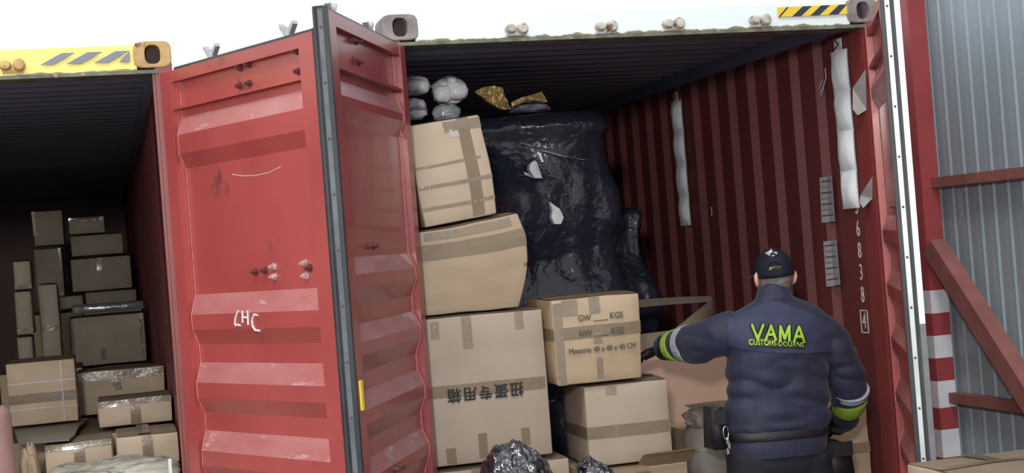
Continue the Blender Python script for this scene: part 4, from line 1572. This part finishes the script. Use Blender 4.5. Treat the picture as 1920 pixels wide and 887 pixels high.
# gloved hands with five curled fingers
def hand(wrist, fwd, up, side, name):
    fwd, up = Vector(fwd).normalized(), Vector(up).normalized()
    lat = fwd.cross(up).normalized() * side
    mb = MB()
    pal = wrist + fwd * .055
    mb.tube([wrist - fwd * .03, wrist + fwd * .02, wrist + fwd * .06, wrist + fwd * .09], [.03, .034, .04, .036], 12, .6)
    for k, (o_, ln, sp) in enumerate(((-.03, .07, -.14), (-.01, .08, -.04), (.011, .076, .05), (.03, .06, .14))):
        b0 = wrist + fwd * .085 + lat * o_
        d0 = (fwd + lat * sp).normalized()
        p1 = b0 + d0 * ln * .45
        d1 = (d0 - up * .55).normalized()
        p2 = p1 + d1 * ln * .32
        d2 = (d0 - up * 1.3).normalized()
        p3 = p2 + d2 * ln * .26
        mb.tube([b0 - d0 * .015, b0 + d0 * .01, p1, p2, p3], [.0105, .0105, .0098, .0092, .0075], 8)
    th0 = wrist + fwd * .025 - lat * .034
    mb.tube([th0, th0 - lat * .024 + fwd * .022 - up * .008, th0 - lat * .032 + fwd * .05 - up * .02, th0 - lat * .03 + fwd * .068 - up * .03], [.014, .0125, .011, .008], 8)
    return remeshed(mb, name, BLACKC, person, .0042, 2)[0]


hand(LA[-1][0] + Vector((-.02, .03, -.005)), at(1222, 664, PY + .48) - LA[-1][0], (0, -.3, 1), 1, 'glove')
hand(RA[-1][0] + Vector((-.01, .03, -.01)), (-.35, .8, -.25), (.2, .2, 1), -1, 'glove')

# trousers, shirt tail below the jacket, belt, pouches
mb = MB()
mb.loft(trings([(800, 1366, 1550, .125, 0), (840, 1362, 1553, .135, 0), (870, 1362, 1553, .13, 0), (892, 1375, 1545, .11, 0)]))
for lg in legs:
    limb(mb, lg, 1.0)
remeshed(mb, 'trousers', NAVYD, person, .012, 5, lambda p: .004 * noise.noise(p * 9))
for sx_, lg in zip((-1, 1), legs):
    p = lg[-1][0]
    mb = MB()
    mb.loft([ering(Vector((p.x, p.y + dy, z)), rx, ry) for z, rx, ry, dy in ((G + .002, .055, .145, .06), (G + .03, .056, .147, .06), (G + .05, .052, .14, .06), (G + .09, .048, .11, .03), (G + .15, .05, .065, 0), (G + .22, .055, .06, 0))])
    mb.bevel(.004, 1)
    mb.build('boot', BLACKC, person, smooth=True)
mb = MB()
mb.loft(trings([(808, 1366, 1550, .138, 0), (822, 1360, 1554, .145, 0), (838, 1360, 1552, .147, 0), (850, 1364, 1548, .143, 0)]), cap=False)
mb.warp(lambda p: p + Vector((0, -.006 * abs(noise.noise(p * 12)), -.02 * max(0, (p.x - person.location.x) * 2) if p.z < at(1455, 838, PY).z else 0)))
mb.build('shirt_tail', NAVY, person, smooth=True)
mb = MB()
mb.loft(trings([(801, 1360, 1553, .143, 0), (803, 1357, 1556, .147, 0), (816, 1355, 1557, .15, 0), (818, 1358, 1554, .147, 0)]), cap=False)
mb.build('belt', BLACKC, person, smooth=True)
for nm, ul, ur, vt, vb, Y0, Y1 in (('pouch', 1335, 1368, 766, 842, PY - .06, PY + .08), ('holster_bag', 1546, 1606, 828, 905, PY - .02, PY + .16)):
    a, b = at(ul, vt, Y0), at(ur, vb, Y0)
    mb = MB()
    mb.hexa([(a.x + .005, Y0, b.z), (b.x + .0, Y0, b.z), (b.x, Y1, b.z), (a.x + .005, Y1, b.z), (a.x + .012, Y0 + .01, a.z), (b.x - .012, Y0 + .01, a.z - (.03 if 'bag' in nm else 0)), (b.x - .012, Y1 - .01, a.z - .02), (a.x + .012, Y1 - .01, a.z)])
    mb.bevel(.028, 4)
    po = mb.build(nm, BLACKC, person, smooth=True)
    mb = MB()
    mb.box((a.x + .008, Y0 - .008, a.z - .075), (b.x - .008, Y0 - .0, a.z - .01))
    mb.bevel(.003, 1)
    mb.build('pouch_flap', BLACKC, po)
# key ring hanging from the belt
kc = at(1361, 812, PY - .09)
mb = MB()
mb.tube([kc + Vector((math.cos(t_) * .012, 0, math.sin(t_) * .03)) for t_ in (2 * math.pi * q / 16 for q in range(17))], .0028, 6)
kr = mb.build('carabiner', CHROME, person, smooth=True)
for du, dv in ((3, 14), (6, 24), (4, 34)):
    p = at(1361 + du, 812 + dv, PY - .085)
    mb = MB()
    mb.obox(p, (.006, 0, .001), (0, .0015, 0), (0, 0, .014))
    mb.bevel(.001, 1)
    mb.build('key', CHROME, kr)

# cap: dome of six panels, peak to the front, strap and emblem at the back
mb = MB()
rings = []
CC = HC + Vector((0, -.002, .008))
for k in range(11):
    t_ = k / 10 * math.pi / 2
    r = math.cos(t_) ** .8 if k < 10 else .02
    z = math.sin(t_) * .112
    rings.append([(CC.x + math.cos(q) * .0905 * r * (1 - .012 * abs(math.sin(3 * q))), CC.y + math.sin(q) * .11 * r * (1 - .012 * abs(math.sin(3 * q))), CC.z - .006 * (1 - k / 10) * (1 - math.sin(q)) + .008 * math.cos(q) * (1 - k / 10) + z) for q in (2 * math.pi * w_ / 36 for w_ in range(36))])
vs_ = mb.grid(rings, closed=True)
mb.bm.faces.new(vs_[-1])
bmesh.ops.solidify(mb.bm, geom=mb.bm.faces[:], thickness=.003)
mb.bm.normal_update()
ct = BVHTree.FromBMesh(mb.bm)
cap = mb.build('cap', pm('navy_cap_cloth', (.016, .019, .042), (.013, .016, .035), scale=12, rough=.75, bump=.1, bscale=90), person, smooth=True)
mb = MB()
mb.grid([[(CC.x + math.cos(q) * (.06 + .02 * g), CC.y + .06 + math.sin(q) * (.05 + .075 * g), CC.z + .004 - .016 * g + .006 * math.sin(q)) for q in (math.pi * w_ / 16 for w_ in range(17))] for g in (0, .35, .7, 1)])
bmesh.ops.solidify(mb.bm, geom=mb.bm.faces[:], thickness=.004)
mb.build('peak', NAVY, cap, smooth=True)
mb = MB()
mb.ball(CC + Vector((0, 0, .113)), (.009, .009, .005), 2)
mb.build('button', NAVY, cap, smooth=True)


def cap_patch(poly, mat, name, off=.003, th=.0015):
    mb = MB()
    pts = [hit(ct, u, v, off) for u, v in poly]
    if any(p is None for p in pts):
        return None
    c = sum(pts, Vector()) / len(pts)
    cu, cv_ = sum(u for u, v in poly) / len(poly), sum(v for u, v in poly) / len(poly)
    c = hit(ct, cu, cv_, off + .001) or c
    vs = [mb.bm.verts.new(p) for p in pts]
    cc = mb.bm.verts.new(c)
    mid = [mb.bm.verts.new(hit(ct, cu + (u - cu) * .55, cv_ + (v - cv_) * .55, off + .0006) or c) for u, v in poly]
    for i in range(len(vs)):
        k_ = (i + 1) % len(vs)
        mb.bm.faces.new((vs[i], vs[k_], mid[k_], mid[i]))
        mb.bm.faces.new((mid[i], mid[k_], cc))
    bmesh.ops.solidify(mb.bm, geom=mb.bm.faces[:], thickness=th)
    return mb.build(name, mat, cap)


ell = lambda u, v, a, b, n=14: [(u + math.cos(2 * math.pi * k / n) * a, v + math.sin(2 * math.pi * k / n) * b) for k in range(n)]
cap_patch(ell(1447, 476, 10.5, 7), pm('white_emblem', (.85, .86, .88), (.7, .72, .76), scale=60, rough=.5), 'emblem', .008)
arch = [(1438, 508)] + [(1452 + math.cos(math.pi - math.pi * k / 10) * 14, 501 - math.sin(math.pi * k / 10) * 13) for k in range(11)] + [(1467, 506)]
cap_patch(arch, BLACKC, 'back_opening', .0025)
cap_patch([(1443, 502), (1464, 499.5), (1464.5, 505), (1443.5, 507.5)], pm('yellow_label', (.55, .55, .12), rough=.6), 'strap_label', .005)
